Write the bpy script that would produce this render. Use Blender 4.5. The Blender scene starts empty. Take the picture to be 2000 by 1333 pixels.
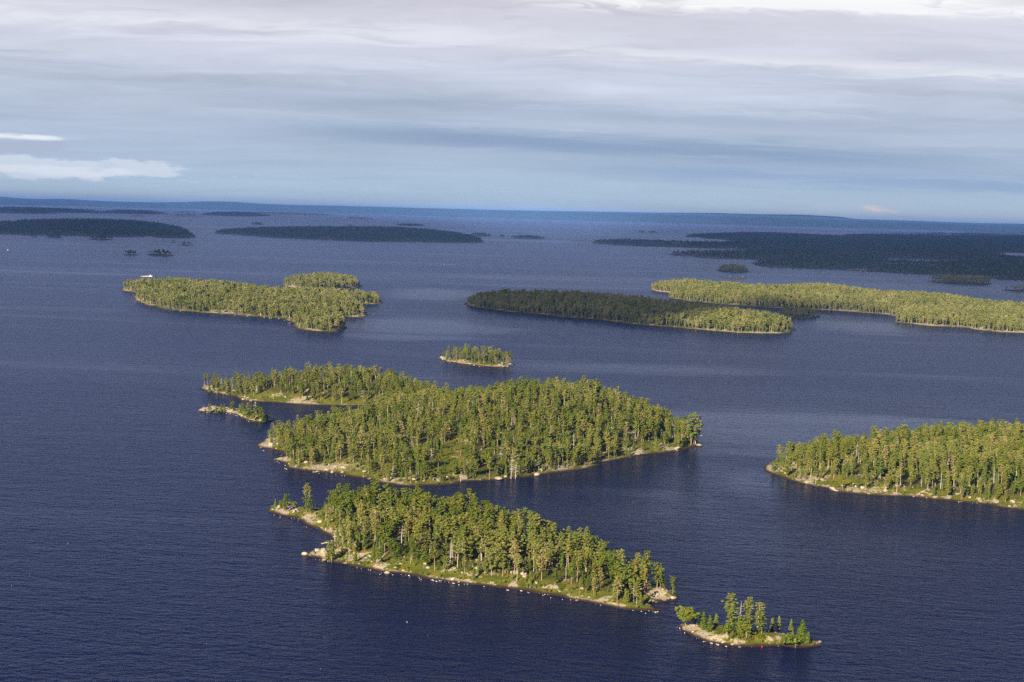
import bpy, math, random
import numpy as np
import bmesh
from mathutils import Matrix, Vector
random.seed(7)
RNG = np.random.default_rng(7)
scene = bpy.context.scene
COL = scene.collection

# ------------------------------------------------------------------ camera
F = 2747.0                      # focal length in pixels of the 2000 px wide photograph
ALT = 150.0
PITCH = math.atan(251.4 / F)
ROLL = math.radians(1.547)
CF = np.array((0, math.cos(PITCH), -math.sin(PITCH)))
r0 = np.array((1.0, 0, 0)); u0 = np.array((0, math.sin(PITCH), math.cos(PITCH)))
CR = math.cos(ROLL) * r0 + math.sin(ROLL) * u0
CU = -math.sin(ROLL) * r0 + math.cos(ROLL) * u0
cam_d = bpy.data.cameras.new('camera')
cam = bpy.data.objects.new('camera', cam_d); COL.objects.link(cam)
cam_d.sensor_width = 36.0; cam_d.lens = 36.0 * F / 2000.0
cam_d.clip_start = 1.0; cam_d.clip_end = 120000.0
M = Matrix.Identity(4)
for i in range(3):
    M[i][0] = CR[i]; M[i][1] = CU[i]; M[i][2] = -CF[i]
M[2][3] = ALT
cam.matrix_world = M
scene.camera = cam

def ray(x, y):
    return CF + (x - 1000.0) / F * CR + (666.5 - y) / F * CU
def ground(x, y, z=0.0):
    d = ray(x, y); t = (z - ALT) / d[2]
    return d[0] * t, d[1] * t
def project(x, y, z):
    v = np.array((x, y, z - ALT)); w = v @ CF
    return 1000 + F * (v @ CR) / w, 666.5 - F * (v @ CU) / w, F / w

# ------------------------------------------------------------------ world: Nishita sky behind layered cloud
SUN_EL = math.radians(27); SUN_AZ = math.radians(210)
SUN_V = Vector((math.sin(SUN_AZ) * math.cos(SUN_EL), math.cos(SUN_AZ) * math.cos(SUN_EL), math.sin(SUN_EL)))

class NT:
    def __init__(s, tree): s.t = tree; s.n = tree.nodes; s.l = tree.links
    def put(s, sock, v):
        if isinstance(v, bpy.types.NodeSocket): s.l.new(v, sock)
        elif v is not None: sock.default_value = v
    def m(s, op, a, b=None, c=None, clamp=False):
        n = s.n.new('ShaderNodeMath'); n.operation = op; n.use_clamp = clamp
        s.put(n.inputs[0], a); s.put(n.inputs[1], b)
        if c is not None: s.put(n.inputs[2], c)
        return n.outputs[0]
    def comb(s, x, y, z):
        n = s.n.new('ShaderNodeCombineXYZ'); s.put(n.inputs[0], x); s.put(n.inputs[1], y); s.put(n.inputs[2], z); return n.outputs[0]
    def sep(s, v):
        n = s.n.new('ShaderNodeSeparateXYZ'); s.put(n.inputs[0], v); return n.outputs
    def vm(s, op, a, b):
        n = s.n.new('ShaderNodeVectorMath'); n.operation = op; s.put(n.inputs[0], a); s.put(n.inputs[1], b); return n.outputs[0]
    def noise(s, vec, scale, detail=4, rough=.55, dist=0.0):
        n = s.n.new('ShaderNodeTexNoise'); s.put(n.inputs['Vector'], vec)
        n.inputs['Scale'].default_value = scale; n.inputs['Detail'].default_value = detail
        n.inputs['Roughness'].default_value = rough; n.inputs['Distortion'].default_value = dist
        return n.outputs[0]
    def ramp(s, f, stops, interp='LINEAR'):
        n = s.n.new('ShaderNodeValToRGB'); n.color_ramp.interpolation = interp
        e = n.color_ramp.elements
        while len(e) < len(stops): e.new(.5)
        for el, (p, c) in zip(e, stops):
            el.position = p; el.color = (c, c, c, 1) if isinstance(c, (int, float)) else (*c, 1)
        s.put(n.inputs[0], f); return n.outputs[0]
    def mix(s, f, a, b, mode='MIX'):
        n = s.n.new('ShaderNodeMix'); n.data_type = 'RGBA'; n.blend_type = mode
        s.put(n.inputs[0], f)
        for k, v in ((6, a), (7, b)):
            s.put(n.inputs[k], (*v, 1) if isinstance(v, tuple) and len(v) == 3 else v)
        return n.outputs[2]
    def maprange(s, v, a, b, c=0.0, d=1.0, smooth=True):
        n = s.n.new('ShaderNodeMapRange'); n.interpolation_type = 'SMOOTHSTEP' if smooth else 'LINEAR'
        s.put(n.inputs[0], v); s.put(n.inputs[1], a); s.put(n.inputs[2], b); s.put(n.inputs[3], c); s.put(n.inputs[4], d)
        return n.outputs[0]

def lin(r, g, b):
    f = lambda c: (c / 255 / 12.92) if c / 255 <= .04045 else ((c / 255 + .055) / 1.055) ** 2.4
    return (f(r), f(g), f(b))

world = bpy.data.worlds.new('World'); scene.world = world; world.use_nodes = True
w = NT(world.node_tree)
bg = w.n['Background']; bg.inputs[1].default_value = .536
sky = w.n.new('ShaderNodeTexSky'); sky.sky_type = 'NISHITA'; sky.sun_disc = False
sky.sun_elevation = SUN_EL; sky.sun_rotation = SUN_AZ; sky.altitude = 300; sky.air_density = 1.0; sky.dust_density = .6
tc = w.n.new('ShaderNodeTexCoord')
sx, sy, sz = w.sep(tc.outputs['Generated'])
el = w.m('MAXIMUM', sz, 0.0)
# cloud layers lie on a plane overhead, so their bands close up towards the horizon
k = w.m('DIVIDE', 1.0, w.m('ADD', el, 0.085))
u = w.m('MULTIPLY', sx, k); v = w.m('MULTIPLY', sy, k)
warp = w.m('MULTIPLY', w.m('SUBTRACT', w.noise(w.comb(w.m('MULTIPLY', u, .9), w.m('MULTIPLY', v, 1.3), 9.0), 1.0, 4, .6), .5), 1.1)
vw = w.m('ADD', v, warp)
bands = w.noise(w.comb(w.m('MULTIPLY', u, .55), w.m('MULTIPLY', vw, 1.35), 0.0), 1.0, 6, .55, .3)
fine = w.noise(w.comb(w.m('MULTIPLY', u, 1.5), w.m('MULTIPLY', vw, 5.0), 3.0), 1.0, 7, .62, .3)
elw = w.m('ADD', el, w.m('MULTIPLY', w.m('SUBTRACT', bands, .5), .035))
base = w.ramp(w.m('MULTIPLY', elw, 2.0, clamp=True), [
    (0.0, lin(172, 190, 206)), (.035, lin(166, 186, 205)), (.09, lin(167, 182, 203)), (.14, lin(176, 187, 205)),
    (.19, lin(188, 195, 212)), (.235, lin(199, 201, 215)), (.30, lin(201, 199, 211)), (.35, lin(142, 156, 200)), (.44, lin(70, 92, 165)), (.62, lin(46, 70, 145)), (1.0, lin(45, 70, 145))])
amp = w.m('ADD', w.m('MULTIPLY', w.m('SUBTRACT', bands, .5), .80), w.m('MULTIPLY', w.m('SUBTRACT', fine, .5), .42))
amp = w.m('MULTIPLY', amp, w.maprange(el, .0, .1, .35, 1.0))
cl = w.vm('MULTIPLY', base, w.comb(*[w.m('ADD', 1.13, amp)] * 3))
def streak(z0, slope, width, x0, x1, soft, gain, nz=.4):
    """a bright rift: z0 = height at x=0, tilts with x, fades at x0/x1, broken up by the fine noise"""
    d = w.m('DIVIDE', w.m('SUBTRACT', w.m('ADD', el, w.m('MULTIPLY', w.m('SUBTRACT', fine, .5), .016)), w.m('ADD', z0, w.m('MULTIPLY', sx, slope))), width)
    g = w.m('EXPONENT', w.m('MULTIPLY', w.m('MULTIPLY', d, d), -1.0))
    g = w.m('MULTIPLY', g, w.maprange(sx, x0 - soft, x0 + soft))
    g = w.m('MULTIPLY', g, w.maprange(sx, x1 + soft, x1 - soft))
    g = w.m('MULTIPLY', g, w.maprange(fine, nz - .12, nz + .2))
    return w.m('MULTIPLY', g, gain, clamp=True)
for s in [(.122, -.004, .0075, -.6, .0, .15, .75, lin(238, 240, 247)),
          (.116, -.05, .0045, -.02, .4, .1, .75, lin(236, 238, 245)),
          (.147, .0, .0055, .02, .34, .05, 1.3, lin(255, 255, 255)),
          (.153, -.04, .004, .12, .5, .05, 1.2, lin(250, 250, 252)),
          (.085, -.06, .004, .05, .4, .1, .35, lin(205, 212, 226)),
          (.1, .0, .006, -.6, -.1, .1, .4, lin(220, 226, 238))]:
    cl = w.mix(streak(*s[:7]), cl, s[7])
# darker blue-grey shelves low on the right
for s in [(.050, -.03, .008, -.15, .3, .12, .9, lin(140, 162, 193)), (.033, -.02, .006, .05, .5, .1, .6, lin(133, 160, 198)),
          (.072, -.02, .006, -.2, .5, .12, .35, lin(155, 172, 200))]:
    cl = w.mix(streak(*s[:7], nz=.22), cl, s[7])
# the cumulus bank low on the left, its lit rim, and the small pink cloud low on the right
puff = w.noise(w.comb(w.m('MULTIPLY', sx, 26.0), w.m('MULTIPLY', el, 85.0), 1.0), 1.0, 5, .6, .2)
puff2 = w.noise(w.comb(w.m('MULTIPLY', sx, 26.0), w.m('MULTIPLY', el, 85.0), 7.0), 1.0, 5, .6, .2)
def body(xc, xr, zc, zr, n, k=.9):
    a = w.m('DIVIDE', w.m('SUBTRACT', sx, xc), xr); b = w.m('DIVIDE', w.m('SUBTRACT', el, zc), zr)
    r = w.m('ADD', w.m('MULTIPLY', a, a), w.m('MULTIPLY', b, b))
    return w.m('SUBTRACT', w.m('ADD', 1.0, w.m('MULTIPLY', w.m('SUBTRACT', n, .5), k)), r)
cl = w.mix(w.m('MULTIPLY', w.maprange(body(-.37, .15, .021, .0085, puff, 4.0), -.1, .4), .9), cl, lin(212, 222, 235))
cl = w.mix(w.m('MULTIPLY', w.maprange(body(-.30, .09, .0195, .0045, puff2, 5.0), .3, 1.2), .8), cl, lin(226, 234, 243))
cl = w.mix(w.m('MULTIPLY', w.maprange(body(-.40, .13, .0345, .0065, puff2, 2.6), .05, .7), .8), cl, lin(176, 186, 209))
cl = w.mix(w.m('MULTIPLY', w.maprange(body(-.345, .045, .0415, .0024, puff2, 4.0), .0, 1.0), .95), cl, lin(240, 245, 250))
cl = w.mix(w.m('MULTIPLY', w.maprange(body(.235, .05, .0085, .006, puff2, 5.0), .1, 1.4), .5), cl, lin(188, 203, 220))
cl = w.mix(w.m('MULTIPLY', w.maprange(body(.252, .018, .0088, .0032, puff, 6.0), .1, 1.5), .85), cl, lin(232, 212, 212))
skyc = w.vm('MULTIPLY', sky.outputs[0], (0.06, 0.06, 0.06))
cover = w.maprange(el, .25, .75, .97, .6)
w.l.new(w.mix(cover, skyc, cl), bg.inputs[0])

sun_d = bpy.data.lights.new('sun', 'SUN'); sun_d.energy = 5.0; sun_d.angle = math.radians(.53); sun_d.color = (1.0, .84, .58)
sun = bpy.data.objects.new('sun', sun_d); COL.objects.link(sun)
sun.rotation_euler = SUN_V.to_track_quat('Z', 'Y').to_euler()

scene.view_settings.view_transform = 'Standard'; scene.view_settings.look = 'None'
scene.view_settings.exposure = .9; scene.view_settings.gamma = 1.0
scene.render.engine = 'CYCLES'
cy = scene.cycles
cy.max_bounces = 5; cy.diffuse_bounces = 2; cy.glossy_bounces = 2; cy.transmission_bounces = 2; cy.volume_bounces = 1
cy.transparent_max_bounces = 8; cy.use_denoising = False; cy.caustics_reflective = False; cy.caustics_refractive = False
cy.use_adaptive_sampling = True; cy.adaptive_threshold = .01
cy.pixel_filter_type = 'BLACKMAN_HARRIS'; cy.filter_width = 1.5

# ------------------------------------------------------------------ numpy noise
_T = np.random.default_rng(11).random((256, 256))
def vnoise(x, y):
    xi = np.floor(x).astype(int); yi = np.floor(y).astype(int); fx = x - xi; fy = y - yi
    fx = fx * fx * (3 - 2 * fx); fy = fy * fy * (3 - 2 * fy)
    g = lambda a, b: _T[a % 256, b % 256]
    return (g(xi, yi) * (1 - fx) + g(xi + 1, yi) * fx) * (1 - fy) + (g(xi, yi + 1) * (1 - fx) + g(xi + 1, yi + 1) * fx) * fy
def fbm(x, y, o=4, seed=0):
    s = 0; a = .5; t = 0
    for i in range(o):
        s = s + a * vnoise(x + 17.3 * i + seed * 31.7, y - 9.1 * i + seed * 12.9); t += a
        a *= .5; x = x * 2.03; y = y * 2.03
    return s / t
def smooth(x, a, b):
    t = np.clip((x - a) / (b - a), 0, 1); return t * t * (3 - 2 * t)

# ------------------------------------------------------------------ materials
def mat(name):
    m = bpy.data.materials.new(name); m.use_nodes = True
    t = NT(m.node_tree); return m, t, t.n['Principled BSDF']
def foliage(name, c1, c2, c3, transl=.36):
    m, t, b = mat(name)
    oi = t.n.new('ShaderNodeObjectInfo'); geo = t.n.new('ShaderNodeNewGeometry')
    nz = t.noise(geo.outputs['Position'], 1.1, 2)
    c = t.ramp(oi.outputs['Random'], [(0, c1), (.5, c2), (1, c3)])
    c = t.mix(t.m('MULTIPLY', t.maprange(nz, .38, .66), .45), c, c2, 'MIX')
    stand = t.noise(geo.outputs['Position'], .022, 3, .6)
    hv = t.n.new('ShaderNodeHueSaturation'); t.put(hv.inputs['Color'], c)
    t.put(hv.inputs['Hue'], t.maprange(stand, .35, .65, .522, .500)); t.put(hv.inputs['Saturation'], t.maprange(stand, .35, .65, 1.05, .88))
    t.put(hv.inputs['Value'], t.m('MULTIPLY', t.maprange(nz, .3, .7, 1.0, 1.8), t.maprange(stand, .35, .65, .82, 1.15)))
    t.put(b.inputs['Base Color'], hv.outputs[0]); b.inputs['Roughness'].default_value = .8
    b.inputs['Specular IOR Level'].default_value = .15
    tr = t.n.new('ShaderNodeBsdfTranslucent'); t.put(tr.inputs[0], hv.outputs[0])
    mx = t.n.new('ShaderNodeMixShader'); mx.inputs[0].default_value = transl
    t.l.new(b.outputs[0], mx.inputs[1]); t.l.new(tr.outputs[0], mx.inputs[2])
    t.l.new(mx.outputs[0], t.n['Material Output'].inputs[0])
    return m
def barkmat(name, lo, hi):
    m, t, b = mat(name)
    tcn = t.n.new('ShaderNodeTexCoord'); z = t.sep(tcn.outputs['Generated'])[2]
    oi = t.n.new('ShaderNodeObjectInfo')
    nz = t.noise(tcn.outputs['Object'], 2.0, 3)
    f = t.maprange(t.m('ADD', z, t.m('MULTIPLY', t.m('SUBTRACT', nz, .5), .5)), .15, .6)
    c = t.mix(f, lo, hi)
    hv = t.n.new('ShaderNodeHueSaturation'); t.put(hv.inputs['Color'], c); t.put(hv.inputs['Value'], t.maprange(oi.outputs['Random'], 0.0, 1.0, .75, 1.25, False))
    t.put(b.inputs['Base Color'], hv.outputs[0]); b.inputs['Roughness'].default_value = .9
    return m
M_PINE = foliage('pine_needles', (.155, .180, .026), (.20, .215, .03), (.245, .225, .042))
M_PINE2 = foliage('pine_needles_green', (.12, .165, .024), (.155, .190, .026), (.20, .21, .032))
M_SPR = foliage('conifer_needles', (.11, .150, .022), (.145, .180, .024), (.18, .20, .03))
M_FARF = foliage('far_conifer_needles', (.026, .036, .018), (.036, .048, .021), (.046, .056, .023), .1)  # darker needle copy; cloud shade over the far islands is partly in this colour
M_MID = foliage('sunlit_tone_needles', (.20, .215, .06), (.24, .235, .072), (.28, .25, .09))  # paler copy; the sunlit look of the mid islands is put into this colour
M_BIR = foliage('birch_leaves', (.13, .17, .03), (.16, .17, .03), (.20, .16, .03), .3)
M_BARK = barkmat('pine_bark', (.40, .30, .21), (.50, .26, .12))
M_BARKP = barkmat('pale_bark', (.50, .44, .35), (.55, .47, .38))
M_DEAD = barkmat('weathered_wood', (.46, .42, .37), (.52, .48, .44))
M_TWIG = foliage('thin_dry_crown', (.21, .20, .07), (.25, .21, .08), (.20, .21, .06), .25)

def rockmat():
    m, t, b = mat('granite')
    geo = t.n.new('ShaderNodeNewGeometry'); p = geo.outputs['Position']; z = t.sep(p)[2]
    n1 = t.noise(p, .35, 5, .6); n2 = t.noise(p, 1.8, 4, .6)
    c = t.ramp(n1, [(.25, (.22, .19, .15)), (.42, (.40, .34, .26)), (.58, (.56, .49, .37)), (.8, (.34, .30, .24))])
    c = t.mix(t.maprange(n2, .5, .75), c, (.20, .18, .13))
    wet = t.maprange(t.m('ADD', z, t.m('MULTIPLY', t.m('SUBTRACT', n2, .5), .5)), .15, .75, 1.0, 0.0)
    c = t.mix(wet, c, (.045, .028, .02))
    oi = t.n.new('ShaderNodeObjectInfo'); hv = t.n.new('ShaderNodeHueSaturation'); t.put(hv.inputs['Color'], c); t.put(hv.inputs['Value'], t.maprange(oi.outputs['Random'], 0.0, 1.0, .5, 1.15, False)); c = hv.outputs[0]
    t.put(b.inputs['Base Color'], c); t.put(b.inputs['Roughness'], t.maprange(wet, 0.0, 1.0, .85, .35))
    bp = t.n.new('ShaderNodeBump'); bp.inputs['Distance'].default_value = .4; bp.inputs['Strength'].default_value = .7
    t.put(bp.inputs['Height'], n2); t.put(b.inputs['Normal'], bp.outputs[0])
    return m
M_ROCK = rockmat()
def landmat(name, wetline=(.25, 1.0), detail=1.0, mossc=None, forest=(.045, .050, .014)):
    """island ground: moss and heath, bare granite where the mesh attribute 'rock' is high, wet dark stone at the waterline"""
    m, t, b = mat(name)
    geo = t.n.new('ShaderNodeNewGeometry'); p = geo.outputs['Position']; z = t.sep(p)[2]
    at = t.n.new('ShaderNodeAttribute'); at.attribute_name = 'rock'; rk = at.outputs['Fac']
    af = t.n.new('ShaderNodeAttribute'); af.attribute_name = 'floor'; fl = af.outputs['Fac']
    n1 = t.noise(p, .12 * detail, 5, .6); n2 = t.noise(p, .55 * detail, 5, .65); n3 = t.noise(p, 2.2 * detail, 3, .6)
    moss = t.ramp(n1, [(.3, (.075, .10, .010)), (.43, (.125, .145, .011)), (.54, (.19, .185, .015)), (.66, (.24, .165, .035))])
    moss = t.mix(t.maprange(n3, .42, .66), moss, (.045, .065, .010))
    moss = t.mix(t.m('MULTIPLY', fl, .75), moss, forest)
    rock = t.ramp(n3, [(.3, (.15, .13, .11)), (.45, (.32, .27, .20)), (.58, (.52, .45, .34)), (.78, (.38, .32, .24))])
    f = t.maprange(t.m('ADD', rk, t.m('MULTIPLY', t.m('SUBTRACT', n2, .5), 1.6)), .46, .58)
    c = t.mix(f, moss, rock)
    zz = t.m('ADD', z, t.m('MULTIPLY', t.m('SUBTRACT', n3, .5), .6))
    wet = t.maprange(zz, wetline[0], wetline[1], 1.0, 0.0)
    c = t.mix(wet, c, (.040, .025, .018))
    t.put(b.inputs['Base Color'], c); b.inputs['Roughness'].default_value = .85; b.inputs['Specular IOR Level'].default_value = .2
    bp = t.n.new('ShaderNodeBump'); bp.inputs['Distance'].default_value = .5; bp.inputs['Strength'].default_value = .8
    t.put(bp.inputs['Height'], n3); t.put(b.inputs['Normal'], bp.outputs[0])
    return m
M_LAND = landmat('island_ground')
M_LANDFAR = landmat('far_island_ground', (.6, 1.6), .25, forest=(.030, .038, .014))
def plain(name, col, rough=.6, metal=0.0):
    m, t, b = mat(name)
    tcn = t.n.new('ShaderNodeTexCoord'); nz = t.noise(tcn.outputs['Object'], 3.0, 3)
    hv = t.n.new('ShaderNodeHueSaturation'); hv.inputs['Color'].default_value = (*col, 1); t.put(hv.inputs['Value'], t.maprange(nz, .3, .7, .9, 1.1))
    t.put(b.inputs['Base Color'], hv.outputs[0]); b.inputs['Roughness'].default_value = rough; b.inputs['Metallic'].default_value = metal
    return m
M_FOAM = plain('foam', (.82, .82, .80), .9)
M_WHITE = plain('white_paint', (.80, .80, .78), .35)
M_REDP = plain('red_paint', (.70, .04, .03), .4)
M_DARKGLASS = plain('tinted_glass', (.03, .04, .05), .1)

# ------------------------------------------------------------------ mesh helpers
def mesh_np(name, verts, faces, m=None, smooth_=False):
    me = bpy.data.meshes.new(name)
    verts = np.asarray(verts, dtype=np.float32).reshape(-1, 3); faces = np.asarray(faces, dtype=np.int32)
    k = faces.shape[1]
    me.vertices.add(len(verts)); me.vertices.foreach_set('co', verts.ravel())
    me.loops.add(faces.size); me.loops.foreach_set('vertex_index', faces.ravel())
    me.polygons.add(len(faces)); me.polygons.foreach_set('loop_start', np.arange(0, faces.size, k, dtype=np.int32))
    me.update(calc_edges=True); me.validate()
    if smooth_: me.polygons.foreach_set('use_smooth', np.ones(len(me.polygons), dtype=bool))
    if m: me.materials.append(m)
    return me
class MB:
    def __init__(s): s.v = []; s.f = []; s.mi = []
    def add(s, vs, fs, mi=0):
        o = len(s.v); s.v += [tuple(p) for p in vs]; s.f += [tuple(i + o for i in f) for f in fs]; s.mi += [mi] * len(fs)
    def tube(s, pts, rad, n=5, mi=0):
        """tapered tube along pts with a radius per point"""
        rings = []; o = len(s.v)
        for i, p in enumerate(pts):
            a = Vector(pts[max(i - 1, 0)]); b = Vector(pts[min(i + 1, len(pts) - 1)]); d = (b - a).normalized()
            q = d.orthogonal().normalized() if abs(d.z) < .9 else Vector((1, 0, 0)); q = (q - d * q.dot(d)).normalized(); r = d.cross(q)
            for j in range(n):
                t = 2 * math.pi * j / n
                s.v.append(tuple(Vector(p) + (q * math.cos(t) + r * math.sin(t)) * rad[i]))
        for i in range(len(pts) - 1):
            for j in range(n):
                a = o + i * n + j; b = o + i * n + (j + 1) % n
                s.f.append((a, b, b + n, a + n)); s.mi.append(mi)
        s.f.append(tuple(o + (len(pts) - 1) * n + j for j in range(n))); s.mi.append(mi)
    def mesh(s, name, mats, smooth_=False):
        me = bpy.data.meshes.new(name); me.from_pydata(s.v, [], s.f); me.update()
        for m in (mats if isinstance(mats, (list, tuple)) else [mats]): me.materials.append(m)
        me.polygons.foreach_set('material_index', s.mi)
        if smooth_: me.polygons.foreach_set('use_smooth', [True] * len(s.f))
        return me
def link(name, data, parent=None):
    o = bpy.data.objects.new(name, data); COL.objects.link(o)
    if parent: o.parent = parent
    return o
def tag(o, label=None, cat=None, group=None, kind=None):
    if label: o['label'] = label
    if cat: o['category'] = cat
    if group: o['group'] = group
    if kind: o['kind'] = kind
    return o

def clumps(specs, quad, rng, up=.25):
    """specs: (x,y,z,rx,rz,n). Needle tufts: small randomly turned quads on and in flattened balls."""
    V = []; 
    for (x, y, z, rx, rz, n) in specs:
        d = rng.normal(size=(n, 3)); d /= np.linalg.norm(d, axis=1)[:, None]
        r = rng.uniform(.45, 1.0, n) ** .5
        c = np.array((x, y, z)) + d * r[:, None] * np.array((rx, rx, rz))
        nn = d + rng.normal(size=(n, 3)) * .55 + np.array((0, 0, up)); nn /= np.linalg.norm(nn, axis=1)[:, None]
        a = np.cross(nn, rng.normal(size=(n, 3))); a /= np.linalg.norm(a, axis=1)[:, None]; b = np.cross(nn, a)
        s = quad * rng.uniform(.6, 1.25, n)[:, None]
        a *= s; b *= s * .55
        V.append(np.stack((c - a - b * .6, c + a * .9 - b, c + a + b * .7, c - a * .7 + b), 1).reshape(-1, 3))
    V = np.concatenate(V); return V, np.arange(len(V)).reshape(-1, 4)

def pine_parts(h, cw, c0, seed, style='slender', dens=1.0, quad=.34, lean=.02):
    """trunk and crown of a Scots pine; c0 = height share where the crown starts"""
    rng = np.random.default_rng(seed); R = lambda a, b: rng.uniform(a, b)
    tb = MB(); ph = R(0, 6.28); lx, ly = math.cos(ph) * lean * h, math.sin(ph) * lean * h
    def ax(t): return (lx * t * t + .12 * math.sin(t * 5 + ph), ly * t * t + .12 * math.cos(t * 4 + ph) - .12 * math.cos(ph), h * t)
    ts = [0, .12, .3, .5, .7, .86, .97]; rb = .0125 * h
    pts = [ax(t) for t in ts]; pts[0] = (pts[0][0], pts[0][1], -.5)
    tb.tube(pts, [rb * 1.25, rb, rb * .85, rb * .7, rb * .5, rb * .3, rb * .12], 6)
    sp = []
    nb = int((21 if style != 'flat' else 18) * (1 - c0) / .5 * R(.9, 1.1)) + 4
    for i in range(nb):
        t = c0 + (1 - c0) * ((i + R(-.3, .6)) / nb); t = min(t, .97)
        q = (t - c0) / (1 - c0)
        if style == 'flat': prof = .45 + .75 * q if q < .75 else 1.0 - (q - .75) * 1.3
        elif style == 'broad': prof = .6 + .55 * math.sin(q * 2.6)
        else: prof = .35 + .75 * math.sin(min(1, q * 1.15 + .12) * 2.75)
        a = i * 2.4 + R(-.5, .5); L = cw * .5 * prof * R(.45, 1.3) * (1 + .3 * math.cos(a - ph))
        x, y, z = ax(t); rise = R(.0, .35) * L if style != 'flat' else R(.2, .6) * L
        e = (x + math.cos(a) * L, y + math.sin(a) * L, z + rise)
        m_ = (x + math.cos(a) * L * .5, y + math.sin(a) * L * .5, z + rise * .3)
        tb.tube([(x, y, z), m_, e], [rb * .28, rb * .2, rb * .08], 3)
        k_ = 2 if L > .9 else 1
        for j in range(k_):
            f = 1.0 - .45 * j + R(-.08, .08); rr = R(.34, .62) * (cw / 3.6) * (1.15 - .35 * q)
            sp.append((x + (e[0] - x) * f + R(-.2, .2), y + (e[1] - y) * f + R(-.2, .2), z + rise * f + R(.0, .25), rr, rr * R(.42, .62), int(26 * dens * rr * rr / .3 + 6)))
    x, y, z = ax(.985); sp.append((x, y, z, .5 * cw / 3.6, .55 * cw / 3.6, int(26 * dens)))
    for i in range(int(R(2, 7))):                       # bare dead stubs under the crown
        t = R(max(.15, c0 - .3), c0); x, y, z = ax(t); a = R(0, 6.28); L = R(.3, 1.0)
        tb.tube([(x, y, z), (x + math.cos(a) * L, y + math.sin(a) * L, z + R(-.1, .25))], [.035, .012], 3)
    V, Fq = clumps(sp, quad, rng)
    return tb, V, Fq
def conifer_parts(h, cw, seed, dens=1.0, quad=.3, c0=.06):
    rng = np.random.default_rng(seed); R = lambda a, b: rng.uniform(a, b)
    tb = MB(); rb = .014 * h + .03
    tb.tube([(0, 0, -.4), (0, 0, h * .5), (0, 0, h * .98)], [rb, rb * .6, rb * .12], 5)
    sp = []; nw = int(h * 1.25) + 3
    for i in range(nw):
        t = c0 + (1 - c0) * i / nw; L = cw * .5 * (1 - t) ** .75 * R(.8, 1.15) + .1
        for j in range(4 if t < .7 else 3):
            a = j * 1.6 + i * .9 + R(-.3, .3); l2 = L * R(.65, 1.15)
            tb.tube([(0, 0, h * t), (math.cos(a) * l2, math.sin(a) * l2, h * t - .12 * l2)], [.03, .012], 3) if j < 2 else None
            sp.append((math.cos(a) * l2 * .62, math.sin(a) * l2 * .62, h * t + R(-.1, .2), .38 * l2 + .16, .2 + .12 * l2, int(12 * dens * (1 + l2))))
    sp.append((0, 0, h * .97, .12, .35, int(9 * dens)))
    V, Fq = clumps(sp, quad, rng, .4)
    return tb, V, Fq
def dead_tree_parts(h, seed, spread=1.0):
    rng = np.random.default_rng(seed); R = lambda a, b: rng.uniform(a, b)
    tb = MB(); rb = .02 * h; ln = R(-.05, .05) * h
    ax = lambda t: (ln * t, .15 * math.sin(4 * t), h * t)
    tb.tube([(0, 0, -.4)] + [ax(t) for t in (.3, .6, .85, 1.0)], [rb, rb * .8, rb * .55, rb * .3, rb * .1], 5)
    bb = MB()
    for i in range(22):
        t = R(.25, .97); x, y, z = ax(t); a = R(0, 6.28); L = spread * h * .17 * (1.25 - t) * R(.6, 1.3)
        e = Vector((math.cos(a) * L, math.sin(a) * L, R(-.25, .35) * L)); p = Vector((x, y, z))
        bb.tube([p, p + e * .5 + Vector((0, 0, .1 * L)), p + e], [.07, .05, .02], 3)
        for j in range(3):
            f = R(.35, .9); a2 = a + R(-1.2, 1.2); s = p + e * f; L2 = L * .4
            bb.tube([s, s + Vector((math.cos(a2) * L2, math.sin(a2) * L2, R(-.2, .4) * L2))], [.035, .012], 3)
    return tb, bb
def birch_parts(h, seed, dens=1.0, quad=.26):
    rng = np.random.default_rng(seed); R = lambda a, b: rng.uniform(a, b)
    tb = MB()
    for j in range(2):
        a = R(0, 6.28); sp_ = .12 * h
        tb.tube([(0, 0, -.3), (math.cos(a) * sp_ * .4, math.sin(a) * sp_ * .4, h * .45), (math.cos(a) * sp_, math.sin(a) * sp_, h * .9)], [.09, .06, .02], 5)
    sp = []
    for i in range(16):
        a = R(0, 6.28); t = R(.3, 1.0); r = .24 * h * math.sin(min(1, (1.08 - t) * 1.4) * 1.57) * R(.3, 1)
        sp.append((math.cos(a) * r, math.sin(a) * r, h * t, R(.4, .65), R(.35, .6), int(24 * dens)))
    V, Fq = clumps(sp, quad, rng, .2)
    return tb, V, Fq
def bush_parts(h, w_, seed, dens=1.0):
    rng = np.random.default_rng(seed); R = lambda a, b: rng.uniform(a, b)
    tb = MB(); sp = []
    for i in range(7):
        a = R(0, 6.28); r = w_ * .38 * R(.2, 1); z = h * R(.35, .85)
        tb.tube([(0, 0, -.2), (math.cos(a) * r, math.sin(a) * r, z)], [.05, .015], 3)
        sp.append((math.cos(a) * r, math.sin(a) * r, z, w_ * .26, h * .24, int(30 * dens)))
    V, Fq = clumps(sp, .22, rng, .3)
    return tb, V, Fq

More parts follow.
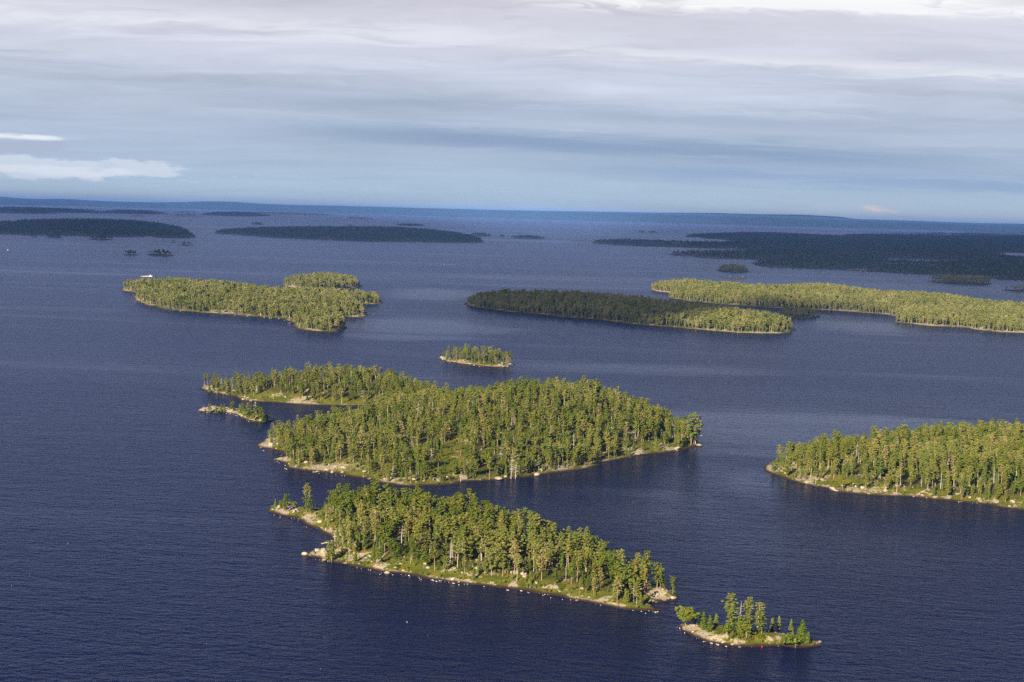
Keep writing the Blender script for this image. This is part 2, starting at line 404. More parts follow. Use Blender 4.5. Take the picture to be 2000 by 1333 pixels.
# prototypes: (look words, kind, height, trunk mesh, crown mesh)
PROTO = {}
def proto(key, look, kind, h, tb, V, Fq, fm, bm):
    PROTO[key] = dict(look=look, kind=kind, h=h, trunk=tb.mesh(key + '_trunk', bm, True), crown=mesh_np(key + '_crown', V, Fq, fm))
pl = [('slender', 14, 3.1, .44, 'slender', M_PINE), ('tall', 15, 3.6, .36, 'slender', M_PINE2), ('narrow', 13, 2.6, .30, 'slender', M_PINE),
      ('full crowned', 13, 4.4, .30, 'broad', M_PINE2), ('high crowned', 15, 3.6, .46, 'flat', M_PINE), ('flat topped', 13, 4.3, .45, 'flat', M_PINE),
      ('dense', 12, 3.9, .24, 'slender', M_PINE2), ('ragged', 13.5, 3.4, .34, 'slender', M_TWIG), ('bare stemmed', 14, 3.0, .52, 'slender', M_PINE),
      ('round crowned', 11, 4.1, .36, 'broad', M_PINE), ('leaning', 13, 3.4, .42, 'slender', M_PINE), ('lopsided', 12, 4.4, .40, 'flat', M_PINE2), ('low crowned', 10, 3.6, .16, 'broad', M_PINE), ('thin topped', 13, 2.8, .30, 'slender', M_PINE2)]
PINES = []
for i, (look, h, cw, c0, st, fm) in enumerate(pl):
    tb, V, Fq = pine_parts(h, cw * 1.04, c0, 100 + i, st, quad=.28, dens=.8 if look == 'ragged' else 1.3, lean=.1 if look == 'leaning' else .02)
    proto('pine_%d' % i, look, 'pine', h, tb, V, Fq, fm, M_BARKP if i in (4, 8) else M_BARK); PINES.append('pine_%d' % i)
CONS = []
for i, (look, h, cw) in enumerate([('slim pointed', 9, 2.0), ('bushy young', 6.5, 2.7), ('small pointed', 5, 1.5), ('full conical', 9.5, 3.0), ('spire shaped', 11, 2.2)]):
    tb, V, Fq = conifer_parts(h, cw, 200 + i)
    proto('conifer_%d' % i, look, 'conifer', h, tb, V, Fq, M_SPR, M_BARK); CONS.append('conifer_%d' % i)
BIRS = []
for i, (look, h) in enumerate([('light green', 6.5), ('small leafy', 4.5)]):
    tb, V, Fq = birch_parts(h, 300 + i); proto('birch_%d' % i, look, 'birch', h, tb, V, Fq, M_BIR, M_BARKP); BIRS.append('birch_%d' % i)
BUSH = []
for i, (look, h, w_) in enumerate([('low rounded', 1.6, 2.6), ('dark bushy', 2.4, 2.6)]):
    tb, V, Fq = bush_parts(h, w_, 350 + i); proto('bush_%d' % i, look, 'bush', h, tb, V, Fq, M_PINE2 if i == 0 else M_SPR, M_BARK); BUSH.append('bush_%d' % i)
DEAD = []
for i, (look, h, s_) in enumerate([('silver', 12, 1.0), ('bleached', 10, 1.4), ('thin grey', 9, .7)]):
    tb, bb = dead_tree_parts(h, 400 + i, s_)
    PROTO['dead_%d' % i] = dict(look=look, kind='dead', h=h, trunk=tb.mesh('dead_%d_trunk' % i, M_DEAD), crown=bb.mesh('dead_%d_branches' % i, M_DEAD)); DEAD.append('dead_%d' % i)
# the broad old pine standing alone on the islet
tb, V, Fq = pine_parts(6.6, 6.6, .38, 77, 'broad', 1.2, .3, .05); proto('pine_old', 'broad spreading old', 'pine', 6.6, tb, V, Fq, M_PINE, M_BARK)
# light far versions joined in one mesh each (trunk + crown)
LIB = bpy.data.collections.new('tree_sources')          # never linked to the scene
LIBD = bpy.data.collections.new('far_tree_sources')
LIBN = bpy.data.collections.new('near_tree_sources')
def joined(key, tb, V, Fq, fm, bm, coll):
    mb = MB(); mb.v = [tuple(p) for p in tb.v]; mb.f = list(tb.f); mb.mi = [1] * len(tb.f)
    mb.add([tuple(p) for p in V], [tuple(f) for f in Fq], 0)
    me = mb.mesh(key, [fm, bm]); o = bpy.data.objects.new(key, me); coll.objects.link(o); return o
def from_proto(key, coll, name):
    p = PROTO[key]; mb = MB()
    for me, mi in ((p['crown'], 0), (p['trunk'], 1)):
        mb.add([tuple(q.co) for q in me.vertices], [tuple(f.vertices) for f in me.polygons], mi)
    o = bpy.data.objects.new(name, mb.mesh(name, [p['crown'].materials[0], p['trunk'].materials[0]])); coll.objects.link(o)
NEARKEYS = PINES + CONS + BIRS + DEAD + BUSH
for i, k_ in enumerate(NEARKEYS): from_proto(k_, LIBN, 'n%02d_%s' % (i, k_))
FARN = 8
for i in range(FARN):
    rng = np.random.default_rng(500 + i)
    if i < 6:
        h = [13, 14, 12, 13.5, 12, 11][i]
        tb, V, Fq = pine_parts(h, [3.6, 4.0, 4.4, 3.4, 4.2, 4.4][i], [.45, .35, .3, .5, .55, .3][i], 510 + i, ['slender', 'slender', 'broad', 'flat', 'flat', 'broad'][i], .22, .62)
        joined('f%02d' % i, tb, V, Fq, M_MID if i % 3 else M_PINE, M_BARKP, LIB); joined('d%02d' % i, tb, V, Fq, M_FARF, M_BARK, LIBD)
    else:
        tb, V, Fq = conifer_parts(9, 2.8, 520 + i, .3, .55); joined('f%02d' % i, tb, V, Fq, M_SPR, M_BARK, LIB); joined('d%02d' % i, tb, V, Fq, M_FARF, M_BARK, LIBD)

# ------------------------------------------------------------------ lake
SC = 55000.0
def water():
    # one sheet, finer near the camera
    me = mesh_np('lake', [(-SC, -3000, 0), (SC, -3000, 0), (SC, SC, 0), (-SC, SC, 0)], [(0, 1, 2, 3)])
    m, t, b = mat('lake_water')
    geo = t.n.new('ShaderNodeNewGeometry'); p = geo.outputs['Position']
    b.inputs['IOR'].default_value = 1.333; b.inputs['Base Color'].default_value = (.003, .007, .042, 1)
    x, y, z = t.sep(p)
    # wind blows left to right and a little away: crests lie across it
    ca, sa = math.cos(math.radians(-8)), math.sin(math.radians(-8))
    uu = t.m('ADD', t.m('MULTIPLY', x, ca), t.m('MULTIPLY', y, sa)); vv = t.m('SUBTRACT', t.m('MULTIPLY', y, ca), t.m('MULTIPLY', x, sa))
    pc = t.comb(t.m('MULTIPLY', uu, .5), t.m('MULTIPLY', vv, 1.0), 0.0)
    w1 = t.noise(pc, .36, 3, .55, .5); w2 = t.noise(pc, .9, 1, .5, .3); w3 = t.noise(t.comb(t.m('MULTIPLY', uu, .3), vv, 4.0), .12, 3, .5)
    hgt = t.m('ADD', t.m('ADD', t.m('MULTIPLY', w1, 1.0), t.m('MULTIPLY', w2, .24)), t.m('MULTIPLY', w3, 1.0))
    # gusts and slicks: long lanes drawn out with the wind, and calmer water in the lee of islands
    g1 = t.noise(t.comb(t.m('MULTIPLY', uu, .0016), t.m('MULTIPLY', vv, .011), 0.0), 1.0, 4, .6, .6)
    g2 = t.noise(t.comb(t.m('MULTIPLY', uu, .0003), t.m('MULTIPLY', vv, .0014), 5.0), 1.0, 5, .6, .4)
    calm = t.m('ADD', t.m('MULTIPLY', t.maprange(g1, .5, .75), .35), t.m('MULTIPLY', t.maprange(g2, .5, .72), .3))
    for (lx, ly, rx, ry, ang, s_) in LEES:
        c_, s2 = math.cos(ang), math.sin(ang)
        dx = t.m('SUBTRACT', x, lx); dy = t.m('SUBTRACT', y, ly)
        a = t.m('DIVIDE', t.m('ADD', t.m('MULTIPLY', dx, c_), t.m('MULTIPLY', dy, s2)), rx)
        b2 = t.m('DIVIDE', t.m('SUBTRACT', t.m('MULTIPLY', dy, c_), t.m('MULTIPLY', dx, s2)), ry)
        rr = t.m('ADD', t.m('MULTIPLY', a, a), t.m('MULTIPLY', b2, b2))
        rr = t.m('ADD', rr, t.m('MULTIPLY', t.m('SUBTRACT', g1, .5), 3.4))
        calm = t.m('ADD', calm, t.maprange(rr, 1.15, .2, 0.0, s_))
    calm = t.m('MINIMUM', calm, 1.0)
    bp = t.n.new('ShaderNodeBump'); bp.inputs['Distance'].default_value = 1.0
    t.put(bp.inputs['Strength'], t.maprange(calm, 0.0, 1.0, WAVE[0], WAVE[1], False)); t.put(bp.inputs['Height'], hgt)
    t.put(b.inputs['Normal'], bp.outputs[0])
    t.put(b.inputs['Roughness'], t.maprange(calm, 0.0, 1.0, WAVE[2], WAVE[3], False))
    me.materials.append(m); tag(link('lake_water', me), kind='structure')
def W(px, py): return ground(px, py)
def lee(px, py, wpx, hpx, s_, ang=.0):
    a = W(px - wpx, py); b_ = W(px + wpx, py); c = W(px, py - hpx); d = W(px, py + hpx); m_ = W(px, py)
    return (m_[0], (c[1] + d[1]) / 2, math.hypot(b_[0] - a[0], b_[1] - a[1]) / 2, abs(c[1] - d[1]) / 2, ang, s_)
LEES = [lee(820, 640, 200, 24, .6), lee(1250, 720, 330, 12, .55), lee(1560, 850, 420, 60, .85), lee(1200, 1000, 330, 50, .65),
        lee(1650, 1070, 420, 60, .35), lee(820, 800, 60, 8, .3), lee(1700, 640, 120, 15, .5), lee(850, 575, 110, 14, .5), lee(1300, 930, 300, 45, .45),
        lee(1500, 960, 90, 60, .5)]
WAVE = (.85, .32, .30, .17)
water()

# ------------------------------------------------------------------ islands
def resample(P, step):
    P = np.asarray(P, float); Q = np.vstack([P, P[:1]]); out = []
    for a, b in zip(Q[:-1], Q[1:]):
        n = max(1, int(np.hypot(*(b - a)) / step))
        out += [a + (b - a) * i / n for i in range(n)]
    return np.array(out)
def sdf(X, Y, P):
    """signed distance to polygon P, positive inside"""
    n = len(P); d2 = np.full(X.shape, 1e18); ins = np.zeros(X.shape, bool)
    for i in range(n):
        ax_, ay = P[i]; bx, by = P[(i + 1) % n]; ex, ey = bx - ax_, by - ay
        wx, wy = X - ax_, Y - ay; L = ex * ex + ey * ey + 1e-12
        t = np.clip((wx * ex + wy * ey) / L, 0, 1)
        d2 = np.minimum(d2, (wx - ex * t) ** 2 + (wy - ey * t) ** 2)
        if ay != by:
            c = (ay > Y) != (by > Y); ins ^= c & (X < ex * (Y - ay) / (by - ay) + ax_)
    return np.where(ins, 1, -1) * np.sqrt(d2)

class Island: pass
ISL = {}
def island(key, polys, n=160, edge=1.3, ew=4.0, hill=5.0, hw=40.0, peaks=(), rough=.5, rockw=4.0, rockzones=(), clear=(), holes=(), far=False, wob=1.5, name='island', label=None, floor=9.0):
    W_ = [np.array([ground(*q) for q in p]) for p in polys]; H_ = [np.array([ground(*q) for q in p]) for p in holes]
    allp = np.vstack(W_); lo = allp.min(0); hi = allp.max(0); pad = max(6.0, wob * 3); lo = lo - pad; hi = hi + pad
    span = hi - lo; ar = span[0] / span[1]
    nx = int(max(24, n * math.sqrt(ar))); ny = int(max(24, n / math.sqrt(ar)))
    xs = np.linspace(lo[0], hi[0], nx); ys = np.linspace(lo[1], hi[1], ny); X, Y = np.meshgrid(xs, ys)
    S = np.full(X.shape, -1e9)
    for p in W_: S = np.maximum(S, sdf(X, Y, p))
    for p in H_: S = np.minimum(S, -sdf(X, Y, p))
    sc = wob * 5
    S = S + (fbm(X / sc, Y / sc, 4, 1) - .5) * 2.2 * wob
    z = np.where(S > 0, edge * (1 - np.exp(-S / ew)), np.maximum(S * .25, -3.0))
    top = hill * smooth(S, 0, hw)
    I = smooth(S, 0, ew * 2)
    for (px, py, rpx, hh) in peaks:
        cx, cy_ = ground(px, py); e = ground(px + rpx, py); r = e[0] - cx
        top = top + hh * np.exp(-(((X - cx) / r) ** 2 + ((Y - cy_) / (r * 1.1)) ** 2)) * smooth(S, 0, hw * .7)
    z = z + top + I * (fbm(X / 14, Y / 14, 4, 2) - .5) * rough * 3
    # rock: along the shore, in patches inland, in named zones; ledges stand proud
    patch = fbm(X / (7 if not far else 60), Y / (7 if not far else 60), 3, 5)
    rk = np.clip(1.05 * np.exp(-np.maximum(S, 0) / rockw), 0, 1) * smooth(fbm(X / 13, Y / 13, 3, 8), .40, .60) + .5 * smooth(patch, .54, .70)
    fl = smooth(S, floor * .5, floor * 1.6)
    for (px, py, rpx, rpy, s_) in rockzones:
        cx, cy_ = ground(px, py); rx = ground(px + rpx, py)[0] - cx; ry = abs(ground(px, py - rpy)[1] - ground(px, py + rpy)[1]) / 2
        g = np.exp(-(((X - cx) / rx) ** 2 + ((Y - cy_) / ry) ** 2)); rk = np.maximum(rk, .66 * s_ * g); fl = fl * (1 - g)
    for p in clear:
        cp = np.array([ground(*q) for q in p]); fl = fl * smooth(-sdf(X, Y, cp), 0, 5)
    if not far:
        ledge = np.maximum(0, fbm(X / 5, Y / 5, 3, 9) - .5) * 5
        z = z + I * np.clip(rk, 0, 1) * ledge
    V = np.stack((X, Y, z), -1).reshape(-1, 3)
    idx = np.arange(nx * ny).reshape(ny, nx)
    keep = (S[:-1, :-1] > -pad) | (S[1:, 1:] > -pad)
    Fq = np.stack((idx[:-1, :-1], idx[:-1, 1:], idx[1:, 1:], idx[1:, :-1]), -1)[keep].reshape(-1, 4)
    used = np.unique(Fq); rm = np.full(nx * ny, -1); rm[used] = np.arange(len(used))
    me = mesh_np(key, V[used], rm[Fq], M_LANDFAR if far else M_LAND, True)
    for an, arr in (('rock', rk), ('floor', fl)):
        a = me.attributes.new(an, 'FLOAT', 'POINT'); a.data.foreach_set('value', arr.reshape(-1)[used].astype(np.float32))
    o = tag(link(name, me), kind='structure')
    if label: o['label'] = label
    I_ = Island(); I_.__dict__.update(lo=lo, hi=hi, nx=nx, ny=ny, S=S, z=z, W=W_, clear=[np.array([ground(*q) for q in p]) for p in clear], key=key, rk=rk)
    ISL[key] = I_; return I_
def samp(I, A, x, y):
    fx = (x - I.lo[0]) / (I.hi[0] - I.lo[0]) * (I.nx - 1); fy = (y - I.lo[1]) / (I.hi[1] - I.lo[1]) * (I.ny - 1)
    ix = np.clip(np.floor(fx).astype(int), 0, I.nx - 2); iy = np.clip(np.floor(fy).astype(int), 0, I.ny - 2); fx = fx - ix; fy = fy - iy
    return (A[iy, ix] * (1 - fx) + A[iy, ix + 1] * fx) * (1 - fy) + (A[iy + 1, ix] * (1 - fx) + A[iy + 1, ix + 1] * fx) * fy

A_P = [(522,1000),(548,1008),(575,1011),(590,1019),(612,1031),(632,1040),(650,1048),(655,1058),(651,1066),(640,1072),(628,1076),(612,1079),(588,1086),(600,1088),(622,1090),(628,1094),(655,1099),
       (690,1106),(725,1112),(745,1119),(790,1122),(830,1130),(870,1136),(910,1141),(948,1144),(992,1150),(1037,1156.5),(1079,1163),(1118,1172),(1160,1179),(1202,1188),(1230,1191.5),
       (1289,1194),(1275,1187),(1252,1182),(1262,1177),(1286,1177),(1321,1172),(1324,1168),(1317,1156),(1303,1150),(1280,1142),(1240,1128),(1205,1113),(1180,1097),(1150,1087),(1110,1072),
       (1060,1057),(1010,1043),(960,1032),(900,1017),(840,1010),(760,1003),(700,998),(650,995),(610,996),(575,992),(545,989),(525,990)]
B_P = [(389,759),(402,764),(428,770.5),(458,775),(471,783),(500,785),(539,787),(578,790.6),(630,792.6),(679,793),(730,794),(722,806),(700,818),(665,832),(620,842),(580,846),(545,848),(526,853),(513,860),(503,868),
       (501,874),(526,878),(552,883),(557,892),(529,899),(552,904),(565,915),(597,920),(646,925),(679,930),(724,937),(745,944),(776,949),(815,950),(851,948),(877,948),(909,941),(950,940),
       (1010,935),(1050,929),(1100,922),(1150,916),(1172,907),(1200,900),(1245,891),(1285,886),(1325,881),(1362,873),(1366,865),(1355,850),(1330,838),(1290,825),(1240,814),(1180,806),(1100,803),
       (1020,803),(940,798),(890,787),(850,774),(800,762),(750,756),(672,751),(620,752),(560,756),(500,760),(450,760),(420,756),(395,753)]
C_P = [(1492,920),(1510,928.5),(1541,938),(1568,946),(1598,952),(1626,956),(1642,963),(1684,967),(1725,969),(1780,971),(1821,976),(1876,981),(1928,986),(1959,993),(2000,997),(2100,1012),(2300,1030),
       (2330,900),(2200,872),(2000,862),(1900,862),(1830,866),(1720,873),(1640,883),(1580,890),(1530,899),(1500,905),(1491,912)]
F_P = [(1325.5,1221.6),(1330.6,1230),(1344,1238.6),(1368,1249),(1385,1255.6),(1402,1259),(1436,1263),(1470,1264),(1495,1262.4),(1530,1262.4),(1552,1265.5),(1572,1265.5),(1589,1263),(1608,1261),
       (1603,1256),(1580,1248),(1540,1241),(1500,1237),(1450,1232),(1400,1227),(1360,1222),(1330,1219)]
G_P = [(857.5,700.6),(867,705.5),(896.5,711),(922.5,713.6),(955,717),(987.5,718),(1007,713.6),(998,709),(980,705),(940,702),(900,700),(870,698.5)]
H_P = [(384.6,803),(402.5,805.6),(435,806),(457.7,809.5),(471,816),(490,824),(513,826.7),(535.7,822.5),(532,818),(515,812),(485,805),(455,800),(420,797.5),(395,798.5)]
D_P = [(235.4,566.6),(251,571),(267.6,574),(262,580),(263,588),(287,596.6),(312,602),(332,606),(365.6,608.6),(402,612),(444,614),(486,617.6),(517,620),(550,623),(567,630),(566,637),(584,644),(612,648),
       (645.6,648.4),(671,646),(679,642),(672,632),(668,624),(674,620.5),(707,621),(718.5,617.6),(713,608),(701,600),(706,594.5),(738,595.8),(748,592.4),(745,588),(730,584.5),(700,586.5),(650,583.5),(590,582),(540,581),(490,573),(440,568),(390,563),(330,561),(280,561),(250,562),(238,564)]
E_P = [(547.6,558),(564.4,561.6),(584,564.4),(606,566.4),(650,566),(682,564.4),(708.6,561.6),(706,557),(690,551.5),(660,549),(620,548.5),(580,551),(556,555)]
K_P = [(904.7,595),(929,602),(956,604.5),(994,610),(1051,614.7),(1108,621),(1146,623.5),(1184,627),(1222,633),(1260,636),(1317,640.6),(1374,645.5),(1431,651),(1488,652.7),(1533,653),(1554,646),
       (1550,641),(1535,635),(1500,627),(1440,619),(1374,611),(1300,603),(1220,594),(1150,589),(1080,586),(1000,586),(940,589),(910,592)]
L_P = [(1518,614),(1530,619),(1541,621.6),(1570,622),(1602,621),(1598,617),(1570,614),(1540,611.5),(1522,611.5)]
M_P = [(1267.4,566.7),(1289,571),(1316,573),(1303,582),(1340,588),(1390,593),(1442,597),(1505,602),(1554.5,604),(1595,606),(1662.6,610),(1730,615),(1752,620),(1739,629),(1775,633),(1820,638),(1887,641),(1901,644.5),(1955,650),(2000,651.5),(2100,656),(2300,665),
       (2300,632),(2100,618),(2000,610),(1930,604),(1870,592),(1800,585.5),(1740,585),(1690,578),(1620,568),(1560,569),(1500,572),(1430,569),(1380,562),(1340,560),(1290,561.5),(1270,564)]
R_P = [[(1152,475),(1180,478),(1212,480),(1270,482),(1325,483.4),(1400,486),(1456,488),(1520,492),(1640,500),(2000,520),(2300,520),(2300,462),(2000,461),(1800,464),(1700,466),(1560,470),(1456,474),(1406,475.5),(1340,477),(1280,474),(1212,471.5),(1165,472.5)],
       [(1334,462.5),(1370,466),(1406,468.5),(1450,474),(1600,480),(2000,480),(2300,480),(2300,461),(2000,462),(1850,466),(1700,465),(1618,464.5),(1487,459),(1388,459),(1345,460)],
       [(1298,497),(1330,500.5),(1370,504),(1430,506),(1492,508),(1600,516),(2000,530),(2000,490),(1600,484),(1500,490),(1460,494),(1380,495),(1320,495)],
       [(1458,516),(1480,520),(1518,523),(1580,526),(1662,529),(1735,533),(1802,537),(1865,540),(1900,543),(1932,546),(2000,548.7),(2300,556),(2300,490),(2000,500),(1700,500),(1560,508),(1480,512)]]
R_H = [[(1718,508),(1760,505.5),(1810,508),(1866,514),(1830,518),(1780,516.5),(1736,515)], [(1945,498),(1975,494),(2060,496),(2100,510),(2000,508)]]
R2_P = [(1640,462),(1680,466),(1720,468.5),(1800,469),(1900,468),(1880,464.5),(1802,462.5),(1700,460.5),(1650,460.5)]
S_P = [(-60,456),(0,457.5),(37,459),(87,460),(127,461),(225,463),(265,463),(295,461),(300,464.5),(337,465.5),(362,466),(382,464.5),(381,460),(367,451),(347,444.5),(312,439),(270,435),(200,433),(100,432),(30,434),(20,438),(-60,436)]
T_P = [(414,455.8),(440,457.5),(466,459),(533,464.5),(610,468),(715,472),(820,473),(897,474.3),(946,474.3),(944,471),(925,464),(890,458),(850,453),(800,450),(700,448.3),(600,448),(520,449),(460,451),(425,453.5)]

A = island('front', [A_P], n=230, hill=2.6, hw=26, edge=1.6, ew=3.5, rockw=3.0, rockzones=[(565,998,42,12,1.25),(600,1020,30,18,1.0),(640,1050,18,12,1.0),(640,1085,40,9,1.2),(700,1098,50,9,.95),(760,1108,50,10,.62),(1290,1162,34,9,1.2),(1150,1172,40,6,.6),(1240,1180,40,6,.7),(1000,1143,40,6,.45)],
           clear=[[(520,1000),(525,985),(600,985),(640,1005),(655,1030),(655,1075),(600,1090),(575,1015)], [(628,1098),(626,1080),(690,1090),(800,1113),(950,1136),(1050,1147),(1150,1165),(1200,1172),(1230,1195),(1300,1200),(1150,1185),(900,1145),(700,1115)], [(1243,1170),(1330,1150),(1330,1180),(1262,1186)]],
           wob=1.3, peaks=[(585,998,40,1.2),(820,1045,170,3.6),(1010,1080,90,1.5)], label='long wooded island nearest to the camera')
B = island('middle', [B_P], n=260, hill=5, hw=50, edge=1.5, ew=4.5, rockw=3.0, peaks=[(1090,848,175,20),(650,775,170,5), (800,850,150,5)], rockzones=[(520,872,26,13,1.25),(560,895,25,20,1.0),(640,918,60,7,1.1),(560,789,30,3,1),(590,788,40,4,1.1),(410,762,30,4,1.1),(1240,888,40,6,1.1),(1300,880,40,5,1.0),(1090,918,60,7,1.0),(1180,903,30,6,.8),(760,942,30,6,1.1),(700,920,40,12,.7),(850,942,12,4,.8),(1005,925,30,8,.9)],
           clear=[[(500,880),(500,855),(530,850),(556,870),(566,900),(545,905)], [(830,946),(835,915),(880,885),(905,880),(915,905),(900,940)], [(600,922),(640,910),(720,925),(740,945)], [(470,786),(455,776),(520,778),(610,788),(740,790),(730,797)], [(388,756),(408,755),(420,770),(400,768)]],
           wob=1.6, label='large wooded island in the middle')
C = island('right', [C_P], n=230, hill=6.5, hw=45, edge=1.5, ew=4.5, rockw=3.0, rockzones=[(1505,918,22,10,1.2),(1540,915,35,22,.85),(1600,925,50,18,.75),(1575,940,50,8,.9),(1700,963,60,5,.9),(1620,905,30,8,.8)],
           clear=[[(1490,922),(1500,905),(1520,915),(1600,938),(1700,957),(1850,971),(2000,985),(2050,1010),(1850,985),(1600,955)]], wob=1.5, label='wooded island at the right edge')
Fi = island('islet', [F_P], n=130, hill=.9, hw=8, edge=1.2, ew=2.0, rockw=1.6, rockzones=[(1348,1232,22,8,1.3),(1375,1243,24,7,1.3),(1405,1253,24,5,1.2),(1440,1259,22,3,1.1),(1595,1255,14,6,1.2),(1513,1240,10,5,1.3),(1480,1230,8,3,1.2),(1400,1219,12,3,1.1)], wob=.7, rough=.35, floor=100, label='small rocky islet at the lower right')
G = island('upper_islet', [G_P], n=110, hill=1.0, hw=12, edge=1.2, ew=3, rockzones=[(870,703,20,4,1.2),(905,709,20,3,1.0),(985,713,25,5,1.1)], wob=1.2, floor=14, label='small tree covered islet above the middle island')
Hi = island('rock_islet', [H_P], n=110, hill=1.0, hw=9, edge=1.3, ew=3, rockzones=[(410,802,30,5,1.2),(450,805,30,6,1.2),(490,815,30,7,1.1),(525,822,14,5,1.0)], wob=1.2, rough=.6, floor=60, label='narrow rocky islet left of the middle island')
D = island('sunlit', [D_P], n=190, hill=5, hw=90, edge=1.4, ew=7, rockw=5, peaks=[(400,582,90,7),(320,575,40,4),(520,600,60,3),(620,608,50,3)], rockzones=[(270,585,26,9,1.0),(250,568,20,4,1.0),(440,612,50,3,1.1),(700,617,26,5,1.1),(690,600,20,6,.6)], wob=5, floor=12, label='sunlit wooded island on the left')
E_ = island('small_sunlit', [E_P], n=100, hill=4, hw=60, edge=1.4, ew=6, rockzones=[(575,561,30,4,1.2),(610,565,30,2,1.1),(695,561,20,3,1.2)], wob=4, floor=10, label='small sunlit island behind the left one')
K = island('shaded', [K_P], n=190, hill=3, hw=70, peaks=[(1100,602,70,5),(1000,595,40,4),(1210,612,50,4),(1450,638,50,4)], edge=1.4, ew=7, rockw=5, rockzones=[(1400,647,60,3,1.0),(1500,652,60,3,1.2),(1200,629,60,3,.7),(920,597,20,4,1.0)], wob=5, floor=12, label='long wooded island in cloud shadow')
Li = island('dark_islet', [L_P], n=80, hill=1.2, hw=20, edge=1.0, ew=6, wob=3, floor=10, label='low dark islet beside the shaded island')
Mi = island('right_sunlit', [M_P], n=220, hill=5, hw=120, edge=1.5, ew=7, rockw=6, peaks=[(1604,585,60,8),(1800,605,80,8),(1370,568,60,3)], rockzones=[(1290,570,30,4,1.2),(1650,608,50,3,1.1),(1800,636,60,3,1.1),(1900,643,60,4,1.1),(1980,650,50,3,1.2)], wob=6, floor=12, label='long sunlit wooded island on the right')
N1 = island('isle_a', [[(1397,528.4),(1412,530.5),(1440,532),(1464.5,532),(1458,528),(1430,526),(1405,526)]], n=70, hill=2, hw=60, edge=2, ew=10, wob=6, far=True)
N2 = island('isle_b', [[(1415,544.4),(1440,546),(1461,545.3),(1450,543.4),(1425,543)]], n=60, hill=.5, hw=40, edge=1.5, ew=10, wob=4, far=True)
N3 = island('isle_c', [[(1809,549),(1840,552.5),(1880,555),(1935,557),(1936,553.5),(1890,551),(1840,547)]], n=70, hill=2, hw=60, edge=2, ew=10, wob=6, far=True)
N4 = island('isle_d', [[(1955,566.7),(1975,569.5),(2010,570.5),(2040,569),(2000,566)]], n=60, hill=1, hw=40, edge=2, ew=10, wob=4, far=True)
Rr = island('dark_land', R_P, holes=R_H, n=260, hill=9, hw=500, edge=2.5, ew=25, rockw=12, far=True, wob=14, rough=1.5, peaks=[(1480,462,110,12),(1800,505,150,5),(1950,468,120,10)], label='broad dark wooded land on the right')
R2 = island('isle_e', [R2_P], n=70, hill=5, hw=200, edge=2, ew=20, wob=15, far=True)
Si = island('dark_left', [S_P], n=170, hill=8, hw=400, edge=2.5, ew=25, far=True, wob=14, rough=1.5, peaks=[(230,448,100,14)], label='dark wooded island at the far left')
Ti = island('dark_centre', [T_P], n=150, hill=8, hw=300, edge=2.5, ew=22, far=True, wob=12, rough=1.5, peaks=[(560,455,80,5)], label='long dark wooded island left of centre')
FARSM = []
def strip(x0, x1, yb, th, tilt=.027, hh=2, hw=80, wob=8, key=None, n=70):
    """a low distant islet: waterline from x0 to x1 with its near shore at yb"""
    L = x1 - x0; xs = np.linspace(0, 1, 9); rr = random.Random(int(x0 * 7 + yb))
    front = [(x0 + L * t, yb + tilt * L * t * 1.0 - th * .5 * (1 - math.sin(math.pi * t)) + rr.uniform(-.1, .1) * th) for t in xs]
    back = [(x0 + L * t, yb + tilt * L * t - th * (.55 + .45 * math.sin(math.pi * t))) for t in xs[::-1][1:-1]]
    k_ = key or 'far_%d' % len(FARSM)
    I = island(k_, [front + back], n=n, hill=hh, hw=hw, edge=1.6, ew=12, wob=wob, far=True); FARSM.append(I); return I
strip(60, 74, 463.6, 1.4); strip(86, 127, 464.8, 3.0, .03, 4); strip(170, 227, 468.5, 2.2, .025, 1); strip(270, 285, 463.6, 1.0)
strip(331, 348, 474, 1.2, .02, .5); strip(343, 381, 479.6, 1.6, .02, .8); strip(238, 271, 499, 2.4, .02, .6); strip(283, 342, 500, 5.0, .035, 2, 60)
strip(487, 516, 438.6, .9, hh=3); strip(676, 732, 427.3, .8, hh=4); strip(676, 690, 441.7, .6); strip(770, 832, 440.6, 1.0, hh=3); strip(914, 962, 461, 1.6, hh=4); strip(973, 987, 463, 1.0); strip(996, 1070, 465.5, 2.0, .035, 2)
strip(1244, 1262, 453.8, .6, hh=.5); strip(1264, 1284, 454.6, .6, hh=.5); strip(1196, 1218, 432.8, .6, hh=4)
FAR2 = []
for args in [(-40, 123, 416, 2.6, .02, 18), (-40, 218, 411, 2.6, .03, 22), (185, 333, 417, 2.5, .02, 20), (250, 284, 422.8, .5, .01, 2), (334, 402, 422, .8, .02, 3),
             (337, 390, 416.4, 1.0, .02, 6), (384, 532, 421.4, 3.2, .02, 24), (420, 655, 417.8, 2.0, .022, 12), (1680, 2050, 457.4, 1.0, .01, 8), (1870, 2060, 455.4, .9, .02, 8), (870, 930, 425.0, .6, .02, 6)]:
    FAR2.append(strip(*args[:5], hh=args[5], hw=300, wob=25))

